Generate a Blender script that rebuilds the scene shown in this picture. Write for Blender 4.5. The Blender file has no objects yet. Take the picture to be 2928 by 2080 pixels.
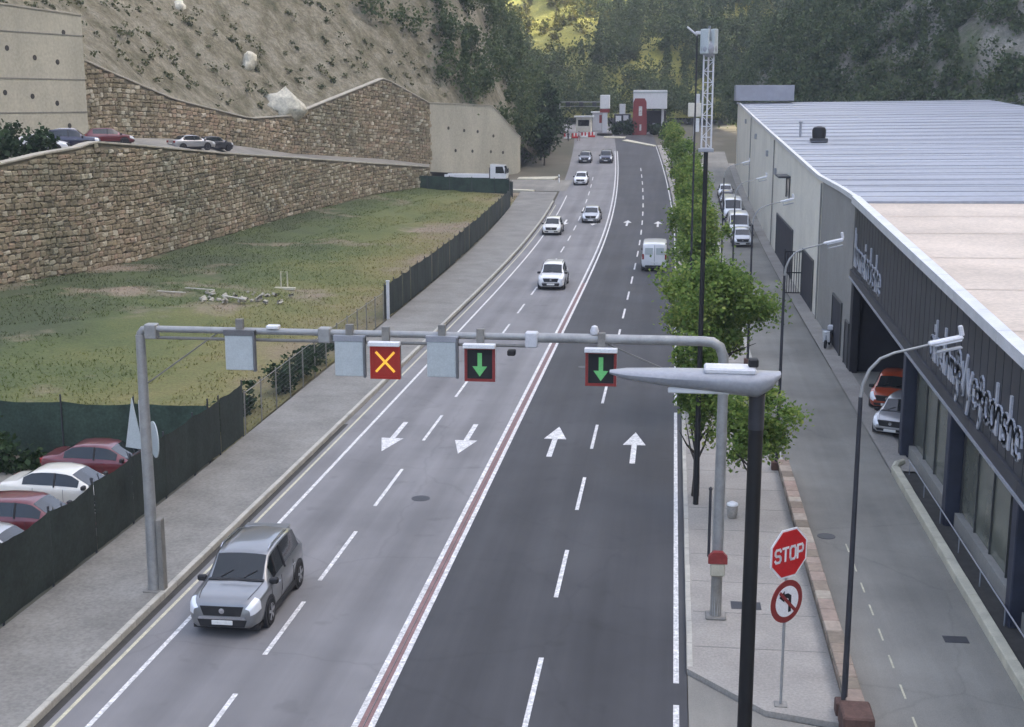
import bpy, math, random
import numpy as np
from mathutils import Vector, Matrix

# ------------------------------------------------------------------ camera, sky, sun
SC = bpy.context.scene
COL = SC.collection
R = math.radians

cam_d = bpy.data.cameras.new("camera")
cam_d.sensor_width = 36.0
cam_d.lens = 45.6
cam_d.clip_start = 0.5
cam_d.clip_end = 3000
cam = bpy.data.objects.new("camera", cam_d)
COL.objects.link(cam)
cam.location = (-0.35, 2.86, 14.215)
cam.rotation_euler = (R(90 - 11.45), 0, R(7.02))
SC.camera = cam

SUN_EL, SUN_AZ = 39.0, 0.0          # the sun stands over the ridge on the right (+X)
w = bpy.data.worlds.new("World")
SC.world = w
w.use_nodes = True
nt = w.node_tree
bg = nt.nodes["Background"]
sky = nt.nodes.new("ShaderNodeTexSky")
sky.sky_type = 'NISHITA'
sky.sun_disc = False
sky.sun_elevation = R(SUN_EL)
sky.sun_rotation = R(90)
sky.air_density = 0.7
sky.dust_density = 5.0
sky.ozone_density = 0.2
nt.links.new(sky.outputs[0], bg.inputs[0])
bg.inputs[1].default_value = 0.15

sun_d = bpy.data.lights.new("sun", 'SUN')
sun_d.energy = 3.2
sun_d.angle = R(0.6)
sun_d.color = (1.0, 0.93, 0.80)
sun = bpy.data.objects.new("sun", sun_d)
COL.objects.link(sun)
sv = Vector((math.cos(R(SUN_EL)) * math.cos(R(SUN_AZ)), math.cos(R(SUN_EL)) * math.sin(R(SUN_AZ)), math.sin(R(SUN_EL))))
sun.rotation_euler = sv.to_track_quat('Z', 'Y').to_euler()
sun.location = (120, 0, 120)

SC.view_settings.view_transform = 'Standard'
SC.view_settings.look = 'None'
SC.view_settings.gamma = 1.0
SC.view_settings.use_curve_mapping = False
SC.view_settings.exposure = 2.52
SC.cycles.max_bounces = 6
SC.cycles.diffuse_bounces = 3
SC.cycles.transparent_max_bounces = 8

rnd = random.Random(11)
rng = np.random.default_rng(11)

# ------------------------------------------------------------------ helpers
def zr(y):
    """height of the road: level, then climbing away up the valley"""
    y = float(y)
    if y <= 95: return 0.0
    if y <= 255: return 0.0003 * (y - 95) ** 2
    return 0.0003 * 160 ** 2 + (y - 255) * 0.03

def sx(y):
    """the road bends to the left far ahead"""
    return -0.00025 * max(0.0, float(y) - 120) ** 2

def sh(x, y, z=0.0):
    return (x - .024*z, y + .123*x + .198*z)

def obj(name, data, parent=None, loc=None):
    o = bpy.data.objects.new(name, data)
    COL.objects.link(o)
    if parent is not None: o.parent = parent
    if loc is not None: o.location = loc
    return o

def tag(o, label=None, cat=None, group=None, kind=None):
    if label: o["label"] = label
    if cat: o["category"] = cat
    if group: o["group"] = group
    if kind: o["kind"] = kind
    return o

def thing(name, label, cat, loc=(0, 0, 0), rz=0.0, group=None):
    o = bpy.data.objects.new(name, None)
    COL.objects.link(o)
    o.empty_display_size = 0.3
    o.location = loc
    o.rotation_euler = (0, 0, rz)
    return tag(o, label, cat, group)

def copy_tree(o, parent=None):
    c = o.copy()
    COL.objects.link(c)
    if parent is not None: c.parent = parent
    for ch in list(o.children):
        copy_tree(ch, c)
    return c

def mesh_np(name, V, F, mat=None, smooth=False):
    """V (n,3), F (m,k) with k constant"""
    V = np.asarray(V, dtype=np.float32); F = np.asarray(F, dtype=np.int32)
    me = bpy.data.meshes.new(name)
    me.vertices.add(len(V)); me.vertices.foreach_set("co", V.ravel())
    k = F.shape[1]
    me.loops.add(F.size); me.loops.foreach_set("vertex_index", F.ravel())
    me.polygons.add(len(F))
    me.polygons.foreach_set("loop_start", np.arange(0, F.size, k, dtype=np.int32))
    if smooth: me.polygons.foreach_set("use_smooth", np.ones(len(F), dtype=bool))
    me.update(calc_edges=True)
    if mat: me.materials.append(mat)
    return me

class MB:
    """collects shapes and links them as one mesh object"""
    def __init__(self): self.v = []; self.f = []
    def add(self, vs, fs):
        b = len(self.v)
        self.v += [tuple(p) for p in vs]
        self.f += [tuple(i + b for i in f) for f in fs]
        return self
    def box(self, x0, x1, y0, y1, z0, z1, M=None):
        vs = [Vector(p) for p in ((x0,y0,z0),(x1,y0,z0),(x1,y1,z0),(x0,y1,z0),(x0,y0,z1),(x1,y0,z1),(x1,y1,z1),(x0,y1,z1))]
        if M is not None: vs = [M @ p for p in vs]
        return self.add(vs, [(0,3,2,1),(4,5,6,7),(0,1,5,4),(1,2,6,5),(2,3,7,6),(3,0,4,7)])
    def bbox(self, x0, x1, y0, y1, z0, z1, b=0.02, M=None):
        """box with chamfered edges"""
        vs = []; idx = {}
        X, Y, Z = (x0, x1), (y0, y1), (z0, z1)
        for i in (0,1):
            for j in (0,1):
                for k in (0,1):
                    sx_, sy_, sz_ = (1 if i == 0 else -1), (1 if j == 0 else -1), (1 if k == 0 else -1)
                    for a in range(3):
                        p = [X[i], Y[j], Z[k]]
                        if a != 0: p[0] += sx_ * b
                        if a != 1: p[1] += sy_ * b
                        if a != 2: p[2] += sz_ * b
                        idx[(i,j,k,a)] = len(vs); vs.append(Vector(p))
        fs = []
        def q(*k): fs.append(tuple(idx[t] for t in k))
        q((0,0,0,0),(0,0,1,0),(0,1,1,0),(0,1,0,0)); q((1,0,0,0),(1,1,0,0),(1,1,1,0),(1,0,1,0))
        q((0,0,0,1),(1,0,0,1),(1,0,1,1),(0,0,1,1)); q((0,1,0,1),(0,1,1,1),(1,1,1,1),(1,1,0,1))
        q((0,0,0,2),(0,1,0,2),(1,1,0,2),(1,0,0,2)); q((0,0,1,2),(1,0,1,2),(1,1,1,2),(0,1,1,2))
        for k in (0,1):
            for j in (0,1): q((0,j,k,1),(1,j,k,1),(1,j,k,2),(0,j,k,2))
            for i in (0,1): q((i,0,k,0),(i,1,k,0),(i,1,k,2),(i,0,k,2))
        for i in (0,1):
            for j in (0,1): q((i,j,0,0),(i,j,1,0),(i,j,1,1),(i,j,0,1))
        for i in (0,1):
            for j in (0,1):
                for k in (0,1): q((i,j,k,0),(i,j,k,1),(i,j,k,2))
        if M is not None: vs = [M @ p for p in vs]
        return self.add(vs, fs)
    def prism(self, pts, axis, a0, a1, M=None):
        """polygon pts (2D) swept along axis from a0 to a1"""
        def P(p, a):
            if axis == 'x': return Vector((a, p[0], p[1]))
            if axis == 'y': return Vector((p[0], a, p[1]))
            return Vector((p[0], p[1], a))
        n = len(pts)
        vs = [P(p, a0) for p in pts] + [P(p, a1) for p in pts]
        if M is not None: vs = [M @ p for p in vs]
        fs = [tuple(range(n))[::-1], tuple(range(n, 2*n))] + [(i, (i+1) % n, (i+1) % n + n, i + n) for i in range(n)]
        return self.add(vs, fs)
    def tube(self, pts, r, n=10, caps=True):
        """round tube along points; r number or list"""
        pts = [Vector(p) for p in pts]
        rs = r if isinstance(r, (list, tuple)) else [r] * len(pts)
        rings = []
        up = None
        for i, p in enumerate(pts):
            d = (pts[min(i+1, len(pts)-1)] - pts[max(i-1, 0)]).normalized()
            if up is None:
                up = Vector((0,0,1)) if abs(d.z) < .9 else Vector((1,0,0))
            s = d.cross(up).normalized(); u = s.cross(d).normalized(); up = u
            rings.append([p + rs[i] * (math.cos(2*math.pi*k/n) * s + math.sin(2*math.pi*k/n) * u) for k in range(n)])
        vs = [q for ring in rings for q in ring]
        fs = []
        for i in range(len(rings) - 1):
            for k in range(n):
                fs.append((i*n + k, i*n + (k+1) % n, (i+1)*n + (k+1) % n, (i+1)*n + k))
        if caps:
            fs.append(tuple(range(n))[::-1]); fs.append(tuple((len(rings)-1)*n + k for k in range(n)))
        return self.add(vs, fs)
    def lathe(self, prof, axis='z', c=(0,0,0), n=20):
        """profile of (radius, along)"""
        c = Vector(c); vs = []
        for (r, a) in prof:
            for k in range(n):
                t = 2*math.pi*k/n
                if axis == 'z': p = Vector((r*math.cos(t), r*math.sin(t), a))
                elif axis == 'y': p = Vector((r*math.cos(t), a, r*math.sin(t)))
                else: p = Vector((a, r*math.cos(t), r*math.sin(t)))
                vs.append(p + c)
        fs = []
        m = len(prof)
        for i in range(m-1):
            for k in range(n):
                fs.append((i*n+k, i*n+(k+1)%n, (i+1)*n+(k+1)%n, (i+1)*n+k))
        fs.append(tuple(range(n))[::-1]); fs.append(tuple((m-1)*n+k for k in range(n)))
        return self.add(vs, fs)
    def mesh(self, name, mat=None, smooth=False):
        me = bpy.data.meshes.new(name)
        me.from_pydata([tuple(p) for p in self.v], [], self.f)
        me.validate()
        if smooth:
            for p in me.polygons: p.use_smooth = True
            try: me.set_sharp_from_angle(angle=R(38))
            except Exception: pass
        me.update()
        if mat: me.materials.append(mat)
        return me
    def build(self, name, mat, parent=None, smooth=False, loc=None):
        return obj(name, self.mesh(name, mat, smooth), parent, loc)

# numpy value noise
_perm = np.random.default_rng(3).random((256, 256))
def vnoise(x, y):
    x = np.asarray(x, float); y = np.asarray(y, float)
    xi = np.floor(x).astype(int); yi = np.floor(y).astype(int)
    fx = x - xi; fy = y - yi
    fx = fx*fx*(3-2*fx); fy = fy*fy*(3-2*fy)
    g = lambda a, b: _perm[a & 255, b & 255]
    return (g(xi,yi)*(1-fx)+g(xi+1,yi)*fx)*(1-fy) + (g(xi,yi+1)*(1-fx)+g(xi+1,yi+1)*fx)*fy
def fbm(x, y, o=4):
    s = 0; a = .5; t = 0
    for i in range(o):
        s = s + a*vnoise(x*2**i + 17*i, y*2**i + 31*i); t += a; a *= .5
    return s / t - .5

# ------------------------------------------------------------------ materials
def newmat(name):
    m = bpy.data.materials.new(name); m.use_nodes = True
    n = m.node_tree.nodes; l = m.node_tree.links
    return m, n, l, n["Principled BSDF"]

def setin(b, k, v):
    if k in b.inputs: b.inputs[k].default_value = v

def noise_node(n, l, scale, detail=4, rough=.55, vec=None, stretch=None):
    t = n.new("ShaderNodeTexNoise"); t.inputs["Scale"].default_value = scale
    t.inputs["Detail"].default_value = detail; t.inputs["Roughness"].default_value = rough
    g = n.new("ShaderNodeNewGeometry")
    src = g.outputs["Position"]
    if stretch:
        mp = n.new("ShaderNodeMapping"); mp.inputs["Scale"].default_value = stretch
        l.new(src, mp.inputs["Vector"]); src = mp.outputs["Vector"]
    l.new(src, t.inputs["Vector"])
    return t

def ramp(n, l, src, stops):
    r = n.new("ShaderNodeValToRGB")
    el = r.color_ramp.elements
    while len(el) < len(stops): el.new(.5)
    for e, (p, c) in zip(el, stops):
        e.position = p; e.color = (c[0], c[1], c[2], 1) if not isinstance(c, (int, float)) else (c, c, c, 1)
    l.new(src, r.inputs[0])
    return r

def mixc(n, l, a, b, fac, mode='MIX'):
    m = n.new("ShaderNodeMix"); m.data_type = 'RGBA'; m.blend_type = mode
    for sock, v in ((m.inputs[6], a), (m.inputs[7], b), (m.inputs[0], fac)):
        if hasattr(v, "links"): l.new(v, sock)
        elif isinstance(v, (int, float)): sock.default_value = v
        else: sock.default_value = (v[0], v[1], v[2], 1)
    return m.outputs[2]

def pmat(name, c, rough=.8, metal=0.0, var=.12, scale=1.2, fine=.08, fscale=25, bump=0.0, bscale=30, c2=None, streak=None, spec=None):
    m, n, l, b = newmat(name)
    c2 = c2 or tuple(v*(1+var*1.2) for v in c)
    c1 = tuple(v*(1-var) for v in c) if c2 is not None else c
    a = noise_node(n, l, scale, 5, .6, stretch=streak)
    r = ramp(n, l, a.outputs[0], [(.3, c1), (.7, c2)])
    out = r.outputs[0]
    if fine:
        f = noise_node(n, l, fscale, 2)
        fr = ramp(n, l, f.outputs[0], [(.3, 1-fine), (.7, 1+fine)])
        out = mixc(n, l, out, fr.outputs[0], 1.0, 'MULTIPLY')
    l.new(out, b.inputs["Base Color"])
    b.inputs["Roughness"].default_value = rough
    b.inputs["Metallic"].default_value = metal
    if spec is not None: setin(b, "Specular IOR Level", spec)
    if bump:
        bn = noise_node(n, l, bscale, 4)
        bp = n.new("ShaderNodeBump"); bp.inputs["Strength"].default_value = min(1, bump); bp.inputs["Distance"].default_value = .03
        l.new(bn.outputs[0], bp.inputs["Height"]); l.new(bp.outputs[0], b.inputs["Normal"])
    return m

def paint(name, c, rough=.3, metal=.0, coat=.5, var=.05):
    m, n, l, b = newmat(name)
    a = noise_node(n, l, 1.7, 3)
    r = ramp(n, l, a.outputs[0], [(.3, tuple(v*(1-var) for v in c)), (.7, tuple(v*(1+var) for v in c))])
    l.new(r.outputs[0], b.inputs["Base Color"])
    b.inputs["Roughness"].default_value = rough; b.inputs["Metallic"].default_value = metal
    setin(b, "Coat Weight", coat); setin(b, "Coat Roughness", .08)
    return m

def emit(name, c, s):
    m, n, l, b = newmat(name)
    a = noise_node(n, l, 40, 1)
    r = ramp(n, l, a.outputs[0], [(.3, tuple(v*.8 for v in c)), (.7, c)])
    l.new(r.outputs[0], b.inputs["Emission Color"]); l.new(r.outputs[0], b.inputs["Base Color"])
    b.inputs["Emission Strength"].default_value = s; b.inputs["Roughness"].default_value = .5
    return m

def leafmat(name, stops, trans=.25):
    m, n, l, b = newmat(name)
    g = n.new("ShaderNodeNewGeometry")
    a = noise_node(n, l, .16, 3)
    ad = n.new("ShaderNodeMath"); ad.operation = 'MULTIPLY_ADD'
    l.new(a.outputs[0], ad.inputs[0]); ad.inputs[1].default_value = .9
    l.new(g.outputs["Random Per Island"], ad.inputs[2])
    ms = n.new("ShaderNodeMath"); ms.operation = 'MULTIPLY_ADD'; ms.inputs[1].default_value = .62; ms.inputs[2].default_value = -.1
    l.new(ad.outputs[0], ms.inputs[0])
    r = ramp(n, l, ms.outputs[0], stops)
    l.new(r.outputs[0], b.inputs["Base Color"]); b.inputs["Roughness"].default_value = .7
    setin(b, "Specular IOR Level", .15)
    t = n.new("ShaderNodeBsdfTranslucent"); l.new(r.outputs[0], t.inputs[0])
    mx = n.new("ShaderNodeMixShader"); mx.inputs[0].default_value = trans
    l.new(b.outputs[0], mx.inputs[1]); l.new(t.outputs[0], mx.inputs[2])
    l.new(mx.outputs[0], n["Material Output"].inputs[0])
    return m

def islandmat(name, stops, rough=.9, bump=.4):
    m, n, l, b = newmat(name)
    g = n.new("ShaderNodeNewGeometry"); oi = n.new("ShaderNodeObjectInfo")
    ad = n.new("ShaderNodeMath"); ad.operation = 'ADD'
    l.new(g.outputs["Random Per Island"], ad.inputs[0]); l.new(oi.outputs["Random"], ad.inputs[1])
    fr = n.new("ShaderNodeMath"); fr.operation = 'FRACT'; l.new(ad.outputs[0], fr.inputs[0])
    r = ramp(n, l, fr.outputs[0], stops)
    f = noise_node(n, l, 5, 5, .65)
    f2 = ramp(n, l, f.outputs[0], [(.3, .82), (.7, 1.18)])
    big = noise_node(n, l, .12, 3)
    b2 = ramp(n, l, big.outputs[0], [(.35, (.75,.8,.75)), (.65, (1.2,1.12,1.05))])
    o1 = mixc(n, l, r.outputs[0], f2.outputs[0], 1.0, 'MULTIPLY')
    o2 = mixc(n, l, o1, b2.outputs[0], 1.0, 'MULTIPLY')
    l.new(o2, b.inputs["Base Color"]); b.inputs["Roughness"].default_value = rough
    bn = noise_node(n, l, 9, 4); bp = n.new("ShaderNodeBump"); bp.inputs["Strength"].default_value = bump; bp.inputs["Distance"].default_value = .05
    l.new(bn.outputs[0], bp.inputs["Height"]); l.new(bp.outputs[0], b.inputs["Normal"])
    return m

def asphalt(name, c, tyre=.25, rough=.75, patch=.15, lanes=None):
    """asphalt with wheel-track wear along the road, patches and fine aggregate"""
    m, n, l, b = newmat(name)
    fine = noise_node(n, l, 60, 2); fr = ramp(n, l, fine.outputs[0], [(.25, .78), (.75, 1.22)])
    st = noise_node(n, l, 1.0, 4, .6, stretch=(1.1, .03, 1)); sr = ramp(n, l, st.outputs[0], [(.32, 1-tyre), (.68, 1+tyre*.7)])
    pt = noise_node(n, l, .16, 4, .6); pr = ramp(n, l, pt.outputs[0], [(.35, 1-patch), (.65, 1+patch)])
    o = mixc(n, l, c, fr.outputs[0], 1.0, 'MULTIPLY'); o = mixc(n, l, o, sr.outputs[0], 1.0, 'MULTIPLY'); o = mixc(n, l, o, pr.outputs[0], 1.0, 'MULTIPLY')
    if lanes:
        # oil-darkened lane middles between the tyre-polished tracks
        gp = n.new("ShaderNodeNewGeometry"); sp = n.new("ShaderNodeSeparateXYZ"); l.new(gp.outputs["Position"], sp.inputs[0])
        m1 = n.new("ShaderNodeMath"); m1.operation = 'MULTIPLY_ADD'; m1.inputs[1].default_value = 2*math.pi/lanes[1]; m1.inputs[2].default_value = -2*math.pi*lanes[0]/lanes[1]; l.new(sp.outputs[0], m1.inputs[0])
        m2 = n.new("ShaderNodeMath"); m2.operation = 'COSINE'; l.new(m1.outputs[0], m2.inputs[0])
        wn = noise_node(n, l, .5, 4, .6, stretch=(1, .12, 1))
        m3 = n.new("ShaderNodeMath"); m3.operation = 'MULTIPLY'; l.new(m2.outputs[0], m3.inputs[0]); l.new(wn.outputs[0], m3.inputs[1])
        lr = ramp(n, l, m3.outputs[0], [(.12, 1.03), (.5, .88)])
        o = mixc(n, l, o, lr.outputs[0], 1.0, 'MULTIPLY')
        st2 = noise_node(n, l, .8, 3, .5); s2 = ramp(n, l, st2.outputs[0], [(.30, .70), (.37, 1.0)])
        o = mixc(n, l, o, s2.outputs[0], .5, 'MULTIPLY')
    # hairline cracks and sealed joints
    vo = n.new("ShaderNodeTexVoronoi"); vo.feature = 'DISTANCE_TO_EDGE'; vo.inputs["Scale"].default_value = .17
    g = n.new("ShaderNodeNewGeometry"); dn = noise_node(n, l, .9, 3)
    mv = n.new("ShaderNodeMix"); mv.data_type = 'VECTOR'; mv.inputs[0].default_value = .35
    l.new(g.outputs["Position"], mv.inputs[4]); l.new(dn.outputs[1], mv.inputs[5])
    l.new(mv.outputs[1], vo.inputs["Vector"])
    cr = ramp(n, l, vo.outputs[0], [(.0, .62), (.006, 1.0)])
    o = mixc(n, l, o, cr.outputs[0], .3, 'MULTIPLY')
    l.new(o, b.inputs["Base Color"])
    b.inputs["Roughness"].default_value = rough
    bp = n.new("ShaderNodeBump"); bp.inputs["Strength"].default_value = .25; bp.inputs["Distance"].default_value = .01
    l.new(fine.outputs[0], bp.inputs["Height"]); l.new(bp.outputs[0], b.inputs["Normal"])
    return m

M = {}
M['asph_old'] = asphalt('asphalt_worn', (.192, .187, .184), .12, .80, .13, (-12.1, 3.25))
M['asph_new'] = asphalt('asphalt_fresh', (.046, .046, .048), .22, .74, .2, (-5.2, 3.45))
M['asph_side'] = asphalt('asphalt_service', (.225, .214, .182), .12, .88, .2)
M['line'] = pmat('road_paint', (.60, .59, .56), .65, var=.30, scale=4.0, fine=.30, fscale=14)
M['line_y'] = pmat('road_paint_worn_yellow', (.50, .47, .33), .65, var=.2, scale=3.0, fine=.2)
M['line_r'] = pmat('road_paint_red', (.22, .125, .115), .7, var=.2, scale=2.0, fine=.2)
M['pave'] = pmat('pavement_concrete', (.295, .275, .24), .9, var=.14, scale=.6, fine=.14, fscale=14, bump=.2)
M['pave_l'] = pmat('pavement_left', (.205, .198, .175), .9, var=.18, scale=.5, fine=.16, fscale=9, bump=.25)
M['kerb'] = pmat('kerb_concrete', (.42, .40, .34), .85, var=.15, scale=2, fine=.1, bump=.2)
M['gutter_kerb_shade'] = pmat('gutter_kerb_shade_dark', (.045, .043, .038), .9, var=.25, scale=3)  # channels and holes, plus the painted shade beside the left kerb
M['cream'] = pmat('cream_kerb', (.50, .47, .36), .8, var=.15, scale=1.5)
M['conc'] = pmat('retaining_concrete', (.42, .40, .315), .9, var=.12, scale=.35, fine=.1, fscale=4, bump=.3, bscale=6, streak=(1, 1, .35))
M['mortar'] = pmat('wall_mortar', (.19, .165, .112), .95, var=.25, scale=1.5, bump=.5, bscale=12)
M['stone'] = islandmat('rubble_stone', [(0, (.15,.13,.088)), (.25, (.225,.195,.13)), (.5, (.275,.24,.165)), (.68, (.275,.21,.15)), (.85, (.335,.305,.225)), (1, (.46,.43,.35))])
M['coping'] = pmat('coping_stone', (.40, .37, .30), .9, var=.15, scale=1)
M['metal'] = pmat('galvanised_steel', (.33, .33, .315), .5, .35, var=.12, scale=4, fine=.05)
M['metal_w'] = pmat('weathered_steel', (.22, .21, .185), .6, .2, var=.2, scale=3, fine=.08)
M['black'] = pmat('black_paint', (.009, .009, .010), .6, 0, var=.2, scale=5, fine=.03)
M['dark'] = pmat('dark_steel', (.035, .036, .042), .5, .1, var=.2, scale=3)
M['greyp'] = pmat('grey_paint', (.30, .31, .33), .45, 0, var=.08, scale=3)
M['lightp'] = pmat('light_grey_paint', (.60, .60, .61), .4, 0, var=.06, scale=3)
M['white'] = pmat('white_paint', (.76, .76, .75), .45, 0, var=.06, scale=3)
M['panelw'] = pmat('pale_panel', (.46, .50, .49), .5, 0, var=.05, scale=4)
M['panelf'] = pmat('panel_frame', (.15, .15, .15), .5, .2, var=.1, scale=4)
M['red'] = pmat('sign_red', (.52, .018, .020), .4, 0, var=.06, scale=6)
M['redd'] = pmat('sign_red_dark', (.24, .032, .028), .45, 0, var=.1, scale=6)
M['signw'] = pmat('sign_white', (.78, .77, .76), .4, 0, var=.04, scale=6)
M['ltred'] = emit('signal_red_face', (.30, .018, .009), .04)
M['ltyel'] = emit('signal_cross', (1.0, .50, .05), .13)
M['ltgrn'] = emit('signal_green', (.12, .42, .14), .06)
M['screen'] = pmat('fence_screen', (.018, .028, .023), .92, 0, var=.35, scale=.9, fine=.25, fscale=9, bump=.4, bscale=5)
M['screen2'] = pmat('fence_screen_green', (.030, .052, .036), .92, 0, var=.35, scale=1.1, fine=.25, fscale=9, bump=.4, bscale=5)
M['wire'] = pmat('fence_wire', (.10, .11, .10), .6, .4, var=.1, scale=4)
M['bark'] = pmat('bark', (.055, .046, .036), .95, 0, var=.3, scale=6, bump=.5)
M['leaf'] = leafmat('plane_leaves', [(0, (.045,.085,.020)), (.3, (.13,.215,.050)), (.65, (.25,.34,.080)), (1, (.44,.42,.12))], .45)
M['leaf_d'] = leafmat('dark_leaves', [(0, (.010,.025,.010)), (.5, (.028,.055,.022)), (1, (.065,.10,.035))])
M['forest'] = leafmat('forest_leaves', [(0, (.034,.055,.026)), (.4, (.070,.105,.042)), (.75, (.115,.148,.058)), (1, (.20,.20,.085))], .25)
M['forest_y'] = leafmat('forest_leaves_pale', [(0, (.035,.055,.015)), (.4, (.10,.115,.026)), (.75, (.19,.17,.032)), (1, (.30,.24,.05))], .15)
M['grassb'] = leafmat('grass_blades', [(0, (.11,.125,.04)), (.4, (.155,.16,.06)), (.8, (.22,.20,.085)), (1, (.29,.25,.12))], .5)
M['tyre'] = pmat('tyre_rubber', (.014, .014, .015), .85, var=.2, scale=8)
M['rim'] = pmat('wheel_rim', (.40, .40, .41), .35, .7, var=.06, scale=6)
M['glass'] = paint('car_glass', (.014, .018, .019), .05, 0, .25)
M['trim'] = pmat('black_trim', (.016, .016, .017), .6, var=.15, scale=6)
M['lamp'] = paint('headlamp_glass', (.78, .80, .82), .12, .1, 1.0)
M['tail'] = paint('tail_lamp', (.25, .012, .010), .2, 0, 1.0)
M['chrome'] = pmat('chrome', (.62, .62, .63), .18, .9, var=.03, scale=6)
M['plate'] = pmat('number_plate', (.72, .72, .68), .5, var=.05, scale=8)
M['car_grey'] = paint('car_paint_grey', (.23, .235, .235), .30, .55, .8)
M['car_white'] = paint('car_paint_white', (.78, .78, .77), .28, 0, .8)
M['car_cream'] = paint('car_paint_cream', (.66, .64, .56), .3, 0, .8)
M['car_silver'] = paint('car_paint_silver', (.42, .42, .42), .32, .5, .8)
M['car_dark'] = paint('car_paint_dark', (.045, .045, .052), .28, .2, .8)
M['car_navy'] = paint('car_paint_navy', (.02, .022, .05), .28, .2, .8)
M['car_red'] = paint('car_paint_red', (.13, .018, .022), .28, .1, .8)
M['car_orange'] = paint('car_paint_orange', (.42, .065, .018), .28, .1, .8)
M['roof_near'] = pmat('roof_gravel', (.60, .51, .41), .9, var=.13, scale=.22, fine=.1, fscale=6)
M['roof_far'] = pmat('roof_sheet', (.335, .35, .385), .6, .1, var=.16, scale=.18, fine=.10, fscale=3, streak=(.25, 1, 1))
M['roof_lap'] = pmat('roof_lap', (.30, .305, .335), .6, .1, var=.1, scale=.8)
M['edge'] = pmat('roof_edging', (.66, .66, .66), .4, .1, var=.1, scale=1)
M['wall_b'] = pmat('render_beige', (.70, .665, .56), .9, var=.08, scale=.25, fine=.06, fscale=5)
M['wall_g'] = pmat('render_grey', (.27, .262, .235), .9, var=.10, scale=.3, fine=.06, fscale=5)
M['clad'] = pmat('dark_cladding', (.048, .050, .056), .5, .1, var=.18, scale=.8, fine=.06)
M['clad2'] = pmat('dark_cladding_joint', (.014, .014, .018), .7, 0, var=.2, scale=2)
M['letter'] = pmat('letter_white', (.46, .47, .50), .4, 0, var=.12, scale=5)
M['column'] = pmat('column_blue_grey', (.030, .036, .058), .5, .1, var=.2, scale=2)
M['shop'] = pmat('shop_glazing', (.15, .155, .12), .16, 0, var=.18, scale=.5, fine=.05)
M['mull'] = pmat('mullion', (.07, .072, .07), .5, .2, var=.1, scale=3)
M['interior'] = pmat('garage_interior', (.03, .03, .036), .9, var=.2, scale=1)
M['brickp'] = pmat('plinth_brown', (.10, .055, .042), .9, var=.25, scale=4, bump=.4)
M['lowwall'] = islandmat('low_wall_stone', [(0, (.17,.14,.11)), (.4, (.26,.21,.165)), (.75, (.33,.25,.21)), (1, (.40,.36,.30))])

# ------------------------------------------------------------------ the setting: ground, road, pavements
def strip(name, x0, x1, y0, y1, dz, mat, parent=None, step=3.0, kind=None, bend=True, label=None):
    """a sheet that follows the road; x0, x1 numbers or functions of y"""
    f0 = x0 if callable(x0) else (lambda y: x0)
    f1 = x1 if callable(x1) else (lambda y: x1)
    n = max(1, int(math.ceil((y1 - y0) / step)))
    m = MB(); vs = []; fs = []
    for i in range(n + 1):
        y = y0 + (y1 - y0) * i / n
        s = sx(y) if bend else 0
        vs += [(f0(y) + s, y, zr(y) + dz), (f1(y) + s, y, zr(y) + dz)]
        if i: fs.append((2*i-2, 2*i-1, 2*i+1, 2*i))
    m.add(vs, fs)
    o = m.build(name, mat, parent)
    if kind: o["kind"] = kind
    return o

# ground sheet reaching past everything
def ground_mat():
    m, n, l, b = newmat('scrub_ground')
    a = noise_node(n, l, .05, 6, .65)
    r = ramp(n, l, a.outputs[0], [(.3, (.05,.055,.03)), (.55, (.10,.09,.06)), (.75, (.16,.145,.11))])
    l.new(r.outputs[0], b.inputs["Base Color"]); b.inputs["Roughness"].default_value = .95
    return m
M['ground'] = ground_mat()
gy = np.array([-160, -60, 0, 20, 50.8, 51.6] + list(range(60, 262, 6)) + [280, 320, 400, 600, 900])
gx = np.array([-420, -200, -80, -19.2, -18.7, 0, 8, 60, 160, 420])
V = []; 
for y in gy:
    for x in gx:
        z = zr(y) - .06
        if x <= -19.2 and y <= 50.8: z = -.10           # the parking yard lies lower
        V.append((x, y, z))
F = []
nx = len(gx)
for j in range(len(gy)-1):
    for i in range(nx-1):
        a = j*nx+i
        F.append((a, a+1, a+1+nx, a+nx))
tag(obj('ground', mesh_np('ground', V, F, M['ground'])), kind='structure')

road_l = strip('main_road', -14.72, -7.17, -20, 262, 0, M['asph_old'], kind='structure')
road_r = strip('main_road', -7.17, .30, -20, 262, 0, M['asph_new'], kind='structure')
apron = strip('forecourt', -34, 3.5, 262, 300, 0, M['asph_old'], kind='structure')
side = strip('side_road', -60, -14.74, 180, 193, .002, M['asph_side'], kind='structure', bend=False)
yard = MB().add([(-60, -20, -.06), (-19.2, -20, -.06), (-19.2, 50.8, -.06), (-60, 50.8, -.06)], [(0,1,2,3)]).build('parking_yard', M['asph_side'])
yard["kind"] = 'structure'

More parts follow.
